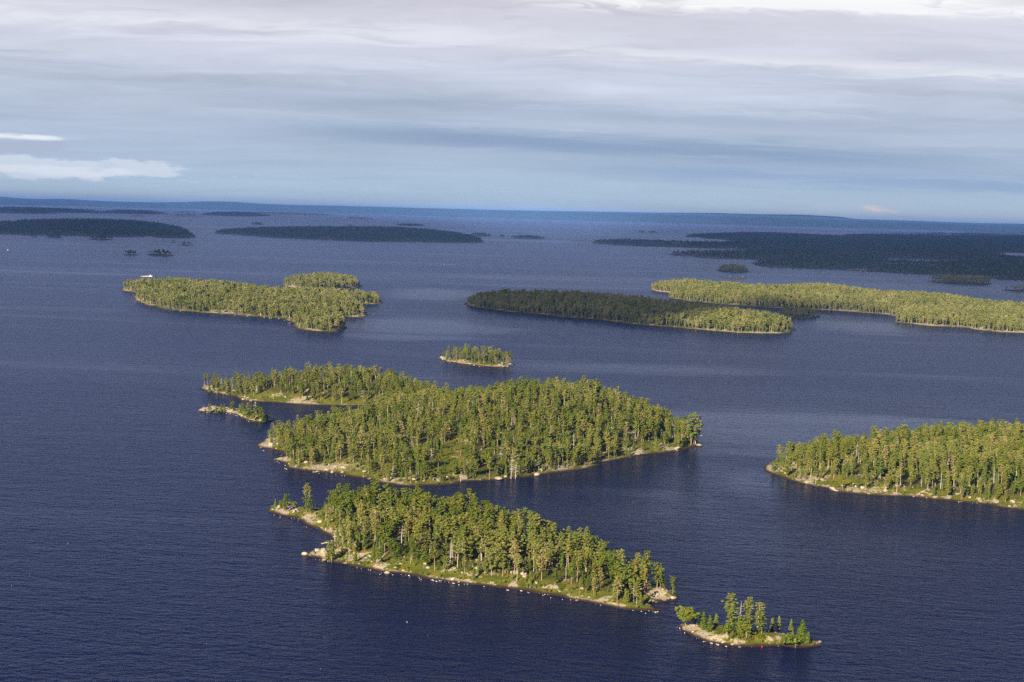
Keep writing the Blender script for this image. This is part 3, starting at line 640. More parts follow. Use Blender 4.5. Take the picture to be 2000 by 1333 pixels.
# far hills along the horizon: two ridges with real depth
def ridge(name, dist, depth, prof, back_z=0.0, seed=0, base=None):
    n = 260; m_ = 26; xs = np.linspace(-250, 2250, n)
    px = np.array([p[0] for p in prof], float); py = np.array([p[1] for p in prof], float)
    V = np.zeros((m_, n, 3))
    for i, x in enumerate(xs):
        ytop = np.interp(x, px, py); d = ray(x, ytop); hor = math.hypot(d[0], d[1])
        ux, uy = d[0] / hor, d[1] / hor
        bd = dist if base is None else 150.0 / max(1e-4, -ray(x, np.interp(x, base[0], base[1]))[2]) * math.hypot(*ray(x, np.interp(x, base[0], base[1]))[:2])
        crest = bd + depth * .45; zt = ALT + d[2] / hor * crest
        for j in range(m_):
            t = j / (m_ - 1); r = bd - 200 + (depth + 200) * t
            s = math.sin(min(1, t / .5) * math.pi / 2) ** 1.3 if t < .5 else math.cos((t - .5) / .5 * math.pi / 2) ** .7
            s = min(s, 1)
            z = -4 + (zt + 4) * s
            V[j, i] = (ux * r, uy * r, z)
    nz = fbm(V[:, :, 0] / 1400, V[:, :, 1] / 1400, 4, seed) - .5
    tt = np.linspace(0, 1, m_)[:, None]
    V[:, :, 2] += nz * 70 * np.sin(np.pi * tt) * np.clip(V[:, :, 2] / 120, 0, 1) * (1 - np.exp(-((tt - .5) / .16) ** 2))
    idx = np.arange(n * m_).reshape(m_, n)
    Fq = np.stack((idx[:-1, :-1], idx[:-1, 1:], idx[1:, 1:], idx[1:, :-1]), -1).reshape(-1, 4)
    me = mesh_np(name, V.reshape(-1, 3), Fq, M_HILL, True); return tag(link(name, me), kind='structure')
mh, th_, bh_ = mat('hill_forest'); M_HILL = mh
gh = th_.n.new('ShaderNodeNewGeometry'); nh = th_.noise(gh.outputs['Position'], .004, 5, .6)
th_.put(bh_.inputs['Base Color'], th_.ramp(nh, [(.35, (.018, .028, .014)), (.6, (.035, .048, .02)), (.8, (.06, .07, .03))])); bh_.inputs['Roughness'].default_value = 1.0; bh_.inputs['Specular IOR Level'].default_value = 0.0
BASE = ([-250, 0, 200, 480, 760, 890, 1100, 1300, 1550, 1800, 2000, 2250], [396, 400.5, 404, 411.5, 419.5, 423.5, 430.5, 436, 443, 449.5, 455, 461])
ridge('hill_shore', 30000, 4200, [(-250, 389), (0, 392.5), (130, 391.5), (205, 395), (300, 397), (420, 399.5), (560, 401.8), (640, 402.8), (700, 404), (800, 406.5), (900, 408.5), (1000, 412), (1150, 415.5), (1300, 420), (1500, 425), (1700, 433.5), (1850, 438), (2000, 442.5), (2250, 449)], seed=1, base=BASE)
ridge('hill_far', 39000, 8000, [(-250, 379), (0, 384), (30, 387), (70, 389), (120, 388.6), (150, 390), (200, 393), (290, 395.6), (360, 395), (400, 393.6), (455, 394.2), (500, 397.8), (560, 400.2), (640, 401.9), (740, 404.2), (870, 408.4), (950, 410.4), (1100, 412.7), (1200, 414), (1280, 415.6), (1400, 416.3), (1480, 418.8), (1560, 419.5), (1640, 423.4), (1672, 428.3), (1760, 430.8), (1900, 436), (2000, 437.6), (2250, 444)], seed=3)

# ------------------------------------------------------------------ tree scattering
def scatter(I, s, minshore=3.5, dens=.93, clear_keep=.06, seed=0, xlim=2340):
    rng = np.random.default_rng(seed)
    xs = np.arange(I.lo[0], I.hi[0], s); ys = np.arange(I.lo[1], I.hi[1], s); X, Y = np.meshgrid(xs, ys)
    X[::2] += s * .5
    X = X + rng.uniform(-.42, .42, X.shape) * s; Y = Y + rng.uniform(-.42, .42, Y.shape) * s
    X, Y = X.ravel(), Y.ravel()
    S = samp(I, I.S, X, Y); Z = samp(I, I.z, X, Y)
    p = np.full(len(X), dens) * (0.55 + .6 * smooth(fbm(X / (s * 5), Y / (s * 5), 3, 4), .33, .5))
    for c in I.clear: p = np.where(sdf(X, Y, c) > 0, clear_keep, p)
    ok = (S > minshore) & (Z > .7) & (rng.random(len(X)) < p)
    X, Y, Z, S = X[ok], Y[ok], Z[ok], S[ok]
    w_ = X * CF[0] + Y * CF[1] + (Z - ALT) * CF[2]; px = 1000 + F * (X * CR[0] + Y * CR[1] + (Z - ALT) * CR[2]) / w_
    ok = (px > -60) & (px < xlim) & (w_ > 0)
    return X[ok], Y[ok], Z[ok] - .15, S[ok]
TREES = []   # near ones: dicts
def near(I, s, seed, hs=(.82, 1.18), conif=.16, bir=.02, dead=.035, bush=.03, **kw):
    X, Y, Z, S = scatter(I, s, seed=seed, **kw); rr = random.Random(seed)
    cz = fbm(X / 40, Y / 40, 2, 6)
    for x, y, z, sd, c in zip(X, Y, Z, S, cz):
        q = rr.random(); cf = conif * (2.2 if c > .56 else .8)
        if q < dead: k_ = rr.choice(DEAD)
        elif q < dead + bir: k_ = rr.choice(BIRS)
        elif q < dead + bir + bush: k_ = rr.choice(BUSH)
        elif q < dead + bir + bush + cf: k_ = rr.choice(CONS)
        else: k_ = rr.choice(PINES)
        sc = rr.uniform(*hs) * (.82 + .18 * min(1, sd / 14)) * rr.choice([1, 1, 1, .8, 1.08])
        TREES.append(dict(x=x, y=y, z=z, k=k_, s=sc, r=rr.uniform(0, 6.28), isl=I.key, sd=sd))
near(A, 3.85, 21, (.5, 1.0), clear_keep=.2, conif=.22, dens=.9, minshore=1.8)
near(B, 4.3, 22, (.52, 1.0), clear_keep=.2, conif=.26, dens=.92, minshore=2.0)
near(C, 4.2, 23, (.52, 1.02), clear_keep=.3, conif=.2, dens=.92, minshore=2.0)
near(G, 5.6, 24, (.75, 1.0), dead=.06)
def plant(I, px, py, hpx, k_, wide=1.0, r=None, look=None):
    """one tree whose foot stands at photo pixel (px,py) on the island and which is hpx photo pixels tall"""
    z = 0.0
    for _ in range(6):
        x, y = ground(px, py, z); z = float(samp(I, I.z, np.array([x]), np.array([y]))[0])
        z = max(z, .1)
    sc = hpx / project(x, y, z)[2] / PROTO[k_]['h']
    TREES.append(dict(x=x, y=y, z=z - .1, k=k_, s=sc, w=wide, r=random.uniform(0, 6.28) if r is None else r, isl=I.key, sd=0, look=look))
fx = lambda X: 1300 + X / 5.882
fy = lambda Y: 1140 + Y / 5.882
for X, Y, T, k_, wd in [(228,500,298,'pine_old',1.0),(340,440,395,'bush_1',.8),(432,525,315,'conifer_3',1.0),(505,550,352,'conifer_3',1.0),(580,450,342,'conifer_2',1.1),
    (742,475,108,'pine_1',1.05),(745,560,290,'pine_6',1.0),(848,480,190,'dead_0',1.1),(915,440,190,'pine_8',1.0),(962,450,150,'pine_1',.9),(850,580,350,'conifer_1',.8),(700,590,480,'bush_0',.8),
    (768,612,540,'birch_1',.8),(930,618,352,'pine_3',1.0),(1062,508,213,'pine_4',1.0),(1045,500,330,'pine_2',.9),(1105,580,325,'pine_6',1.05),(1226,515,392,'conifer_2',1.0),(1300,520,368,'conifer_0',1.1),
    (1440,535,398,'conifer_3',1.0),(1415,672,525,'bush_1',1.1),(1395,660,560,'conifer_1',.8),(1492,700,575,'birch_0',.7),(1566,660,408,'conifer_0',1.35),(1522,620,508,'conifer_1',.8),(1632,690,555,'conifer_2',1.0),(1460,600,520,'conifer_1',.8)]:
    plant(Fi, fx(X), fy(Y), (Y - T) / 5.882, k_, wd * (1.0 if k_ == 'pine_old' else 1.35))
for px, py, h, k_ in [(538,991,17,'conifer_2'),(557,1000,38,'pine_6'),(549,1001,24,'pine_9'),(573,990,15,'bush_1'),(597,988,44,'pine_0'),(604,988,38,'pine_8'),(655,1058,32,'pine_9'),
        (1227,1163,60,'pine_3'),(1253,1150,58,'pine_6'),(1258,1158,62,'pine_0'),(1262,1150,74,'pine_1'),(1283,1155,52,'pine_3'),(1290,1150,46,'pine_2'),(1316,1158,16,'conifer_2'),(1234,1172,42,'pine_9'),(1212,1170,36,'pine_6'),
        (1222,1176,30,'conifer_1'),(1240,1168,30,'pine_6'),(879,1102,52,'dead_0'),(883,1103,45,'dead_1'),(940,1095,50,'dead_2'),(740,1090,36,'dead_2'),(645,1088,18,'bush_1'),(648,1090,40,'pine_9'),(1200,1173,40,'conifer_3'),(905,1085,60,'pine_8'),
        (775,1060,45,'pine_8'),(1010,1130,50,'pine_4')]:
    plant(A, px, py, h, k_)
for px, py, h, k_ in [(1358,868,48,'dead_1'),(1363,866,54,'pine_7'),(1350,868,60,'pine_3'),(1003,930,50,'dead_1'),(998,932,46,'dead_0'),(1007,933,58,'pine_8'),(418,768,28,'pine_3'),(424,769,30,'pine_1'),(436,770,22,'pine_6'),(409,766,16,'conifer_1'),(443,771,16,'pine_9'),
        (1157,772,30,'pine_4'),(990,775,34,'conifer_4'),(860,935,20,'conifer_1'),(868,925,22,'conifer_0'),(846,930,24,'conifer_3'),(885,915,24,'pine_6'),(780,930,40,'conifer_0'),(900,935,40,'pine_8'),(956,934,50,'pine_0'),(546,868,26,'pine_6'),(530,866,18,'conifer_1')]:
    plant(B, px, py, h, k_)
hx = lambda X: 370 + X / 3.077
hy = lambda Y: 660 + Y / 3.077
for X, Y, T, k_ in [(88,430,393,'dead_2'),(120,432,383,'pine_6'),(160,430,394,'conifer_1'),(190,430,380,'conifer_3'),(210,430,378,'conifer_0'),(256,440,380,'pine_6'),(303,440,398,'conifer_1'),(320,450,396,'pine_3'),(352,458,390,'pine_7'),
        (372,462,398,'conifer_3'),(396,470,392,'dead_1'),(402,478,408,'pine_6'),(418,480,420,'pine_9'),(436,488,424,'pine_6'),(443,492,440,'conifer_1'),(385,482,440,'pine_9'),(340,470,430,'bush_0'),(365,480,445,'bush_1'),(470,486,458,'bush_0'),(485,486,462,'conifer_2'),(330,462,420,'conifer_2')]:
    plant(Hi, hx(X), hy(Y), (Y - T) / 3.077 * 1.05, k_, 1.3)
plant(G, 866, 703, 20, 'pine_5'); plant(G, 873, 703, 14, 'conifer_1'); plant(G, 992, 713, 24, 'pine_7')

# ---- pick the largest of each kind as things of their own; the rest of the near wood is one object
for t_ in TREES:
    p = PROTO[t_['k']]; t_['kind'] = p['kind']; t_['h'] = p['h'] * t_['s']
    t_['px'], t_['py'], sc = project(t_['x'], t_['y'], t_['z']); t_['hp'] = t_['h'] * sc
    t_['inview'] = -20 < t_['px'] < 2020 and t_['py'] < 1360
    t_['look'] = t_.get('look') or p['look']
# visibility estimate: how far the crown clears trees standing just in front of it
order = sorted(TREES, key=lambda q: -q['py'])
colh = {}
for t_ in order:
    b_ = int(t_['px'] // 6); top = t_['py'] - t_['hp']
    cover_ = colh.get(b_, 9999); t_['vis'] = max(0.0, min(t_['py'], cover_) - top)
    for bb_ in (b_ - 1, b_, b_ + 1) if t_['kind'] != 'dead' else (): colh[bb_] = min(colh.get(bb_, 9999), top + t_['hp'] * .25)
MAXN = dict(pine=300, conifer=260, birch=60, dead=120, bush=100)
ind, rest = [], []
for kd, nmax in MAXN.items():
    L = [q for q in TREES if q['kind'] == kd and q['inview'] and q['vis'] > 2.0]
    L.sort(key=lambda q: -(min(q['vis'], q['hp']) * .7 + q['hp'] * .5 + (60 if q['sd'] == 0 else 0)))
    for q in L[:nmax]: q['ind'] = True
ind = [q for q in TREES if q.get('ind')]; rest = [q for q in TREES if not q.get('ind')]

ORD = ['first', 'second', 'third', 'fourth', 'fifth', 'sixth', 'seventh', 'eighth', 'ninth', 'tenth', 'eleventh', 'twelfth', 'thirteenth', 'fourteenth', 'fifteenth', 'sixteenth', 'seventeenth', 'eighteenth', 'nineteenth', 'twentieth']
ISN = {'front': ('nearest long island', 520, 1325, ['left point', 'left end', 'left part', 'left middle', 'centre', 'right middle', 'right part', 'right end', 'right point']),
       'middle': ('large middle island', 388, 1370, ['far left arm', 'left arm', 'left end', 'left part', 'left middle', 'centre', 'right middle', 'right part', 'right end', 'right point']),
       'right': ('island at right edge', 1490, 2010, ['left point', 'left end', 'left part', 'middle', 'right part', 'right end']),
       'islet': ('small lower right islet', 1320, 1610, ['left half', 'right half']),
       'rock_islet': ('narrow rocky left islet', 380, 540, ['left half', 'right half']),
       'upper_islet': ('small upper central islet', 850, 1010, ['left half', 'right half'])}
ROWS = ['shore row', 'second row', 'middle rows', 'upper rows', 'back rows']
KW = {'pine': ('pine_tree', 'pine', 'pine tree'), 'conifer': ('conifer_tree', 'conifer', 'conifer'), 'birch': ('birch_tree', 'birch', 'birch'), 'dead': ('dead_tree', 'dead tree', 'dead tree'), 'bush': ('bush', 'bush', 'bush')}
from collections import defaultdict
zones = defaultdict(list)
for ik, (nm, xa, xb, parts) in ISN.items():
    L = [q for q in ind if q['isl'] == ik]
    nz_ = len(parts)
    strips_ = defaultdict(list)
    for q in L:
        zi = max(0, min(nz_ - 1, int((q['px'] - xa) / (xb - xa) * nz_))); strips_[zi].append(q)
    for zi, Q in strips_.items():
        if ik in ('islet', 'rock_islet', 'upper_islet'):
            for q in Q: zones[(ik, parts[zi], '', q['kind'], q['look'])].append(q)
            continue
        # depth rows by how far the foot lies above the front shoreline, relative within the strip
        Q.sort(key=lambda q: -(q['py'] - .05 * q['px'])); nr = 5
        for i, q in enumerate(Q): zones[(ik, parts[zi], ROWS[min(nr - 1, i * nr // len(Q))], q['kind'], q['look'])].append(q)
for (ik, part, row, kd, look), Q in zones.items():
    Q.sort(key=lambda q: q['px'])
    for i, q in enumerate(Q):
        nm = ISN[ik][0]; kw = KW[kd][1]
        if len(Q) == 1: lb = '%s %s%s, %s of %s' % (look, kw, (' in the ' + row) if row else ' on the islet', part, nm)
        else: lb = '%s %s, %s from left%s, %s of %s' % (look.split()[-1] if len((look + row + part + nm).split()) > 9 else look, kw, ORD[min(i, 19)], (' in ' + row) if row else '', part, nm)
        q['label'] = lb
GRP = {'pine': 'pines on the near islands', 'conifer': 'young conifers among the pines', 'birch': 'birches on the near islands', 'dead': 'dead trees standing on the islands', 'bush': 'bushes on the near islands'}
for q in ind:
    p = PROTO[q['k']]; nmo, kw, cat = KW[q['kind']]
    e = bpy.data.objects.new(nmo, None); COL.objects.link(e); e.empty_display_size = .5
    e.location = (q['x'], q['y'], q['z']); e.rotation_euler = (0, 0, q['r']); sw = q['s'] * q.get('w', 1.0); e.scale = (sw, sw, q['s'])
    tag(e, q['label'], cat, GRP[q['kind']])
    for nm, me in (('trunk', p['trunk']), ('crown', p['crown'])):
        c = bpy.data.objects.new(nm, me); COL.objects.link(c); c.parent = e

def instancer(name, coll, pts, idx, rot, scl, label, cat, kind='stuff'):
    me = bpy.data.meshes.new(name); me.vertices.add(len(pts)); me.vertices.foreach_set('co', np.asarray(pts, np.float32).ravel())
    for an, ty, arr in (('idx', 'INT', idx), ('rotz', 'FLOAT', rot), ('scl', 'FLOAT', scl)):
        a = me.attributes.new(an, ty, 'POINT'); a.data.foreach_set('value', np.asarray(arr, np.int32 if ty == 'INT' else np.float32))
    o = link(name, me)
    g = NG.get(coll.name)
    if g is None:
        g = bpy.data.node_groups.new('scatter_' + coll.name, 'GeometryNodeTree'); NG[coll.name] = g
        g.interface.new_socket('Geometry', in_out='INPUT', socket_type='NodeSocketGeometry'); g.interface.new_socket('Geometry', in_out='OUTPUT', socket_type='NodeSocketGeometry')
        N = g.nodes; Lk = g.links
        gi = N.new('NodeGroupInput'); go = N.new('NodeGroupOutput'); mp = N.new('GeometryNodeMeshToPoints'); ip = N.new('GeometryNodeInstanceOnPoints'); ci = N.new('GeometryNodeCollectionInfo')
        ci.inputs['Collection'].default_value = coll; ci.inputs['Separate Children'].default_value = True; ci.inputs['Reset Children'].default_value = True
        def attr(nm, ty):
            a = N.new('GeometryNodeInputNamedAttribute'); a.data_type = ty; a.inputs['Name'].default_value = nm; return a.outputs['Attribute']
        cx = N.new('ShaderNodeCombineXYZ'); Lk.new(attr('rotz', 'FLOAT'), cx.inputs[2])
        Lk.new(gi.outputs[0], mp.inputs['Mesh']); Lk.new(mp.outputs[0], ip.inputs['Points']); Lk.new(ci.outputs[0], ip.inputs['Instance']); ip.inputs['Pick Instance'].default_value = True
        Lk.new(attr('idx', 'INT'), ip.inputs['Instance Index']); Lk.new(cx.outputs[0], ip.inputs['Rotation']); Lk.new(attr('scl', 'FLOAT'), ip.inputs['Scale']); Lk.new(ip.outputs[0], go.inputs[0])
    md = o.modifiers.new('scatter', 'NODES'); md.node_group = g
    tag(o, label, cat, None, kind); return o
NG = {}
instancer('near_forest', LIBN, [(q['x'], q['y'], q['z']) for q in rest], [NEARKEYS.index(q['k']) if q['k'] in NEARKEYS else 0 for q in rest], [q['r'] for q in rest], [q['s'] for q in rest],
          'dense pine forest filling the near islands between the single trees', 'forest')
ug = []
for I, n_, sd_ in ((A, 1500, 61), (B, 2200, 62), (C, 1700, 63), (Fi, 130, 64), (Hi, 90, 65), (G, 120, 66)):
    rg = np.random.default_rng(sd_); m_ = n_ * 6
    X = rg.uniform(I.lo[0], I.hi[0], m_); Y = rg.uniform(I.lo[1], I.hi[1], m_)
    S = samp(I, I.S, X, Y); Z = samp(I, I.z, X, Y); RK = samp(I, I.rk, X, Y)
    ok = (S > 1.2) & (S < 26) & (RK < .5) & (fbm(X / 6, Y / 6, 3, 21) > .42)
    X, Y, Z = X[ok][:n_], Y[ok][:n_], Z[ok][:n_]
    for x, y, z in zip(X, Y, Z): ug.append((x, y, z, rg.integers(0, 4), rg.uniform(0, 6.28), rg.uniform(.2, .65)))
UK = [NEARKEYS.index(q) for q in ('bush_0', 'bush_1', 'birch_1', 'conifer_2')]
instancer('undergrowth', LIBN, [q[:3] for q in ug], [UK[int(q[3])] for q in ug], [q[4] for q in ug], [q[5] * (1.0 if q[3] < 2 else .6) for q in ug], 'low juniper and dwarf birch scrub on the open mossy banks', 'undergrowth')
def wood(I, s, seed, label, hs=(.62, 1.28), minshore=5, dens=.95, coll=LIB, n=FARN, conif=.15):
    X, Y, Z, S = scatter(I, s, minshore, dens, seed=seed); rng = np.random.default_rng(seed)
    idx = np.where(rng.random(len(X)) < conif, rng.integers(6, n, len(X)), rng.integers(0, 6, len(X)))
    sc = rng.uniform(*hs, len(X)) * (.75 + .25 * np.clip(S / (s * 3), 0, 1))
    o = instancer('forest', coll, np.stack((X, Y, Z), 1), idx, rng.uniform(0, 6.28, len(X)), sc, label, 'forest'); 
    print('wood', I.key, len(X)); return o
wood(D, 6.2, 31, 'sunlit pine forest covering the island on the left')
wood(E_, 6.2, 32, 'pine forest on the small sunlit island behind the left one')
wood(K, 6.0, 33, 'dark pine forest on the long island in cloud shadow', conif=.3)
wood(Li, 7.5, 34, 'dark trees on the low islet right of the shaded island', (.7, .95), 3)
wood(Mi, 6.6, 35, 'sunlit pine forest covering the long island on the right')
wood(N1, 9, 36, 'trees on the small round islet above the right sunlit island', (.8, 1.1), 6)
wood(N2, 22, 37, 'few trees on the tiny low islet above the right sunlit island', (.6, .9), 5)
wood(N3, 9, 38, 'trees on the thin islet before the dark land on the right', (.8, 1.1), 4)
wood(N4, 14, 39, 'scattered trees on the islet at the right edge', (.7, 1.0), 5)
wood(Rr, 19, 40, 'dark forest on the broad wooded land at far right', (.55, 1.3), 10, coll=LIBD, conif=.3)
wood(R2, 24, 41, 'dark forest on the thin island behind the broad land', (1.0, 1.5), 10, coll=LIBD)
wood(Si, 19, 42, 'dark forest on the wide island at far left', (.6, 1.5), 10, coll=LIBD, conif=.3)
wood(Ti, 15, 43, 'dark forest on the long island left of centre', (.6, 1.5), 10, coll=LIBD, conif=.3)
FARSM = FARSM[:18]
FARSM_O = sorted(range(len(FARSM)), key=lambda i: project(*FARSM[i].W[0][0], 0)[0])
for i, I in enumerate(FARSM):
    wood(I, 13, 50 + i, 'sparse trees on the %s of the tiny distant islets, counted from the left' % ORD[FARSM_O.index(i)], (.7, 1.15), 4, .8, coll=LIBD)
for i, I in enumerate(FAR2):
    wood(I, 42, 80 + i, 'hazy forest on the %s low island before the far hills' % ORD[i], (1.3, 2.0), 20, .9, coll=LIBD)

# ------------------------------------------------------------------ boulders
def boulder_mesh(seed):
    bm = bmesh.new(); bmesh.ops.create_icosphere(bm, subdivisions=2, radius=1.0); rng = np.random.default_rng(seed)
    cuts = [(Vector(rng.normal(size=3)).normalized(), rng.uniform(.55, .85)) for _ in range(7)]
    for v_ in bm.verts:
        for n_, d_ in cuts:
            k2 = v_.co.dot(n_)
            if k2 > d_: v_.co -= n_ * (k2 - d_) * .85
        v_.co.z *= .62; v_.co *= 1 + rng.uniform(-.04, .04)
    me = bpy.data.meshes.new('boulder_%d' % seed); bm.to_mesh(me); bm.free(); me.materials.append(M_ROCK); return me
import bmesh
BM = [boulder_mesh(900 + i) for i in range(7)]
BOULD = []
def put_boulder(I, px, py, size, lab=None, flat=1.0):
    z = 0.0
    for _ in range(5):
        x, y = ground(px, py, z); z = max(0.0, float(samp(I, I.z, np.array([x]), np.array([y]))[0]))
    o = link('boulder', random.choice(BM)); o.location = (x, y, z + size * .1)
    o.rotation_euler = (random.uniform(-.2, .2), random.uniform(-.2, .2), random.uniform(0, 6.28)); o.scale = (size, size * random.uniform(.7, 1.0), size * flat)
    BOULD.append(dict(o=o, px=px, py=py, isl=I.key, size=size, lab=lab)); return o
put_boulder(A, 634, 1083, 2.9, 'largest round grey boulder at the tip of the rocky spit', 1.3)
put_boulder(A, 612, 1081, 1.6, 'low flat boulder on the spit left of the largest boulder', .5)
put_boulder(A, 756, 1121, 1.5, 'brown boulder in the water off the nearest island, left of centre')
put_boulder(B, 1369, 879, 1.0, 'small pale rock in the water off the right point of middle island', .5)
put_boulder(B, 852, 944, 2.2, 'pale boulder standing on the shore below the clearing of middle island', 1.2)
put_boulder(C, 1891, 967, 2.0, 'pale block boulder in the moss, right part of right edge island', 1.1)
def shore_boulders(I, n, smin, smax, dmin, dmax, seed, pxr):
    rr = random.Random(seed); P = I.W[0]; k_ = 0; tries = 0
    while k_ < n and tries < n * 60:
        tries += 1; i = rr.randrange(len(P)); a = P[i]; b_ = P[(i + 1) % len(P)]; f = rr.random()
        x = a[0] + (b_[0] - a[0]) * f + rr.uniform(-1, 1) * dmax; y = a[1] + (b_[1] - a[1]) * f + rr.uniform(-1, 1) * dmax
        xx, yy = np.array([x]), np.array([y])
        if not (I.lo[0] < x < I.hi[0] and I.lo[1] < y < I.hi[1]): continue
        s_ = float(samp(I, I.S, xx, yy)[0]); z = float(samp(I, I.z, xx, yy)[0])
        if not dmin < s_ < dmax: continue
        q = project(x, y, max(z, 0))
        if not pxr[0] < q[0] < pxr[1]: continue
        # keep the camera side of the island only
        if float(samp(I, I.S, xx, np.array([max(I.lo[1], y - 16)]))[0]) > 2.0: continue
        size = rr.uniform(smin, smax) * (1 if rr.random() < .8 else 1.5)
        o = link('boulder', rr.choice(BM)); o.location = (x, y, max(z, -.05) + size * .12)
        o.rotation_euler = (rr.uniform(-.3, .3), rr.uniform(-.3, .3), rr.uniform(0, 6.28)); o.scale = (size, size * rr.uniform(.6, 1), size * rr.uniform(.5, 1.1))
        BOULD.append(dict(o=o, px=q[0], py=q[1], isl=I.key, size=size, lab=None)); k_ += 1
shore_boulders(A, 85, .5, 1.35, -1.0, 13, 1, (520, 1330))
shore_boulders(B, 75, .7, 1.9, -1.0, 14, 2, (388, 1370))
shore_boulders(C, 55, .7, 2.0, -1.0, 16, 3, (1490, 1995))
shore_boulders(Fi, 26, .35, .9, -.6, 5, 4, (1320, 1610))
shore_boulders(Hi, 22, .6, 1.4, -.6, 6, 5, (380, 540)); shore_boulders(G, 16, .8, 1.6, -.6, 8, 6, (850, 1010))
bz = defaultdict(list)
for b_ in BOULD:
    nm, xa, xb, parts = ISN[b_['isl']]; zi = max(0, min(len(parts) - 1, int((b_['px'] - xa) / (xb - xa) * len(parts))))
    if not b_['lab']: bz[(b_['isl'], parts[zi], 'large' if b_['size'] > 1.3 else 'small')].append(b_)
for (ik, part, sz_), Q in bz.items():
    Q.sort(key=lambda q: q['px'])
    for i, q in enumerate(Q): q['lab'] = '%s granite boulder, %s from left, %s of %s' % (sz_, ORD[min(i, 19)], part, ISN[ik][0])
for b_ in BOULD: tag(b_['o'], b_['lab'], 'boulder', 'boulders along the island shores')

# driftwood: fallen bleached logs on the shores
LOGS = [(A, 738, 1106, 760, 1094, 'bleached fallen log leaning down the mossy bank of nearest island'), (A, 628, 1062, 648, 1061, 'grey log lying out over the water above the rocky spit'),
        (C, 1612, 946, 1634, 937, 'bleached fallen trunk with root plate, left part of right edge island'), (C, 1790, 969, 1812, 965, 'dark fallen log on the bank, middle of right edge island'), (B, 1100, 916, 1108, 909, 'curved bleached log on the rocks, shore of large middle island')]
for I, xa, ya, xb, yb, lb in LOGS:
    P = []
    for (px, py) in ((xa, ya), (xb, yb)):
        x, y = ground(px, py, .5); z = max(.1, float(samp(I, I.z, np.array([x]), np.array([y]))[0])); P.append(Vector((x, y, z + .25)))
    P[1].z += .5; mb = MB(); mid = (P[0] + P[1]) / 2 + Vector((0, 0, .25)); c0_ = P[0].copy()
    mb.tube([P[0] - c0_, mid - c0_, P[1] - c0_], [.28, .22, .1], 7)
    for k_ in range(7):
        f = random.uniform(.25, .95); s_ = (P[0] - c0_).lerp(P[1] - c0_, f); mb.tube([s_, s_ + Vector((random.uniform(-.8, .8), random.uniform(-.5, .5), random.uniform(.2, .9)))], [.06, .02], 3)
    for k_ in range(6):
        a = k_ * 1.05; mb.tube([(0, 0, 0), (.3 * math.cos(a), .7 * math.cos(a), .6 * math.sin(a))], [.12, .04], 4)
    o = link('fallen_log', mb.mesh('fallen_log', M_DEAD)); o.location = c0_; tag(o, lb, 'log', 'fallen logs on the shores')

# ------------------------------------------------------------------ foam and whitecaps
def foam_patch(mb, x, y, L, Wd, ang, h, rr):
    n = 7; c_, s_ = math.cos(ang), math.sin(ang); vs = []
    for i in range(n):
        a = 2 * math.pi * i / n; r = rr.uniform(.65, 1.15); dx, dy = math.cos(a) * L * r, math.sin(a) * Wd * r
        vs.append((x + dx * c_ - dy * s_, y + dx * s_ + dy * c_, .0))
    vs += [(x + (p[0] - x) * .5, y + (p[1] - y) * .5, h) for p in vs[:n]]
    mb.add(vs, [(i, (i + 1) % n, n + (i + 1) % n, n + i) for i in range(n)] + [tuple(range(n, 2 * n))])
rr = random.Random(5); fb = MB()
def foam_line(P, dens, sz, off=1.0):
    w_ = [ground(*q) for q in P]
    for a, b_ in zip(w_[:-1], w_[1:]):
        L = math.hypot(b_[0] - a[0], b_[1] - a[1]); n = int(L * dens * 2.2 * max(0, fbm(np.array([a[0] / 15 + 3]), np.array([a[1] / 15]), 2)[0] * 4 - 1.4) + rr.random())
        for _ in range(n):
            if fbm(np.array([a[0] / 9 + 3]), np.array([a[1] / 9]), 2)[0] < .3: continue
            f = rr.random(); nx_, ny_ = (b_[1] - a[1]) / L, -(b_[0] - a[0]) / L; o_ = abs(rr.gauss(.2, 1.0)) * off * (1 if ny_ < 0 else -1)
            s_ = sz * rr.choice([.2, .3, .4, .55, .9]); foam_patch(fb, a[0] + (b_[0] - a[0]) * f + nx_ * o_, a[1] + (b_[1] - a[1]) * f + ny_ * o_, s_, s_ * .32, math.atan2(b_[1] - a[1], b_[0] - a[0]) + rr.gauss(0, .3), .12 * s_ + .05, rr)
foam_line(A_P[:12], .14, .6, 2.0); foam_line(A_P[14:33], .28, .6, 1.6); foam_line(F_P[:9], .45, .5, .9); foam_line(F_P[9:14], .15, .35, .7); foam_line(B_P[19:30], .14, .7, 2.0)
foam_line(G_P[:6], .2, 1.0, 1.5); foam_line(H_P[:8], .12, .7); foam_line(D_P[:17], .07, 1.5, 3.0); foam_line(C_P[:16], .05, .6)
tag(link('shore_foam', fb.mesh('shore_foam', M_FOAM)), 'white foam where waves break along the island shores', 'foam', None, 'stuff')
wb = MB()
for i in range(150):
    px = rr.uniform(0, 2000); py = 480 + 850 * rr.random() ** .85
    if px > 1000 and py > 640 and rr.random() < .7: continue
    if py > 950 and rr.random() < .6: continue
    x, y = ground(px, py); sc = project(x, y, 0)[2]
    if any(float(sdf(np.array([x]), np.array([y]), I.W[0])[0]) > -6 for I in (A, B, C, D, K, Fi, G, Hi, E_, Mi)): continue
    s_ = rr.choice([.06, .08, .1, .13, .22]) * (1 + .5 * min(3, (y / 1500)))
    foam_patch(wb, x, y, s_, s_ * .4, rr.gauss(.2, .5), .25 * s_ + .05, rr)
tag(link('whitecaps', wb.mesh('whitecaps', M_FOAM)), 'tiny whitecaps scattered over the open lake', 'whitecaps', None, 'stuff')

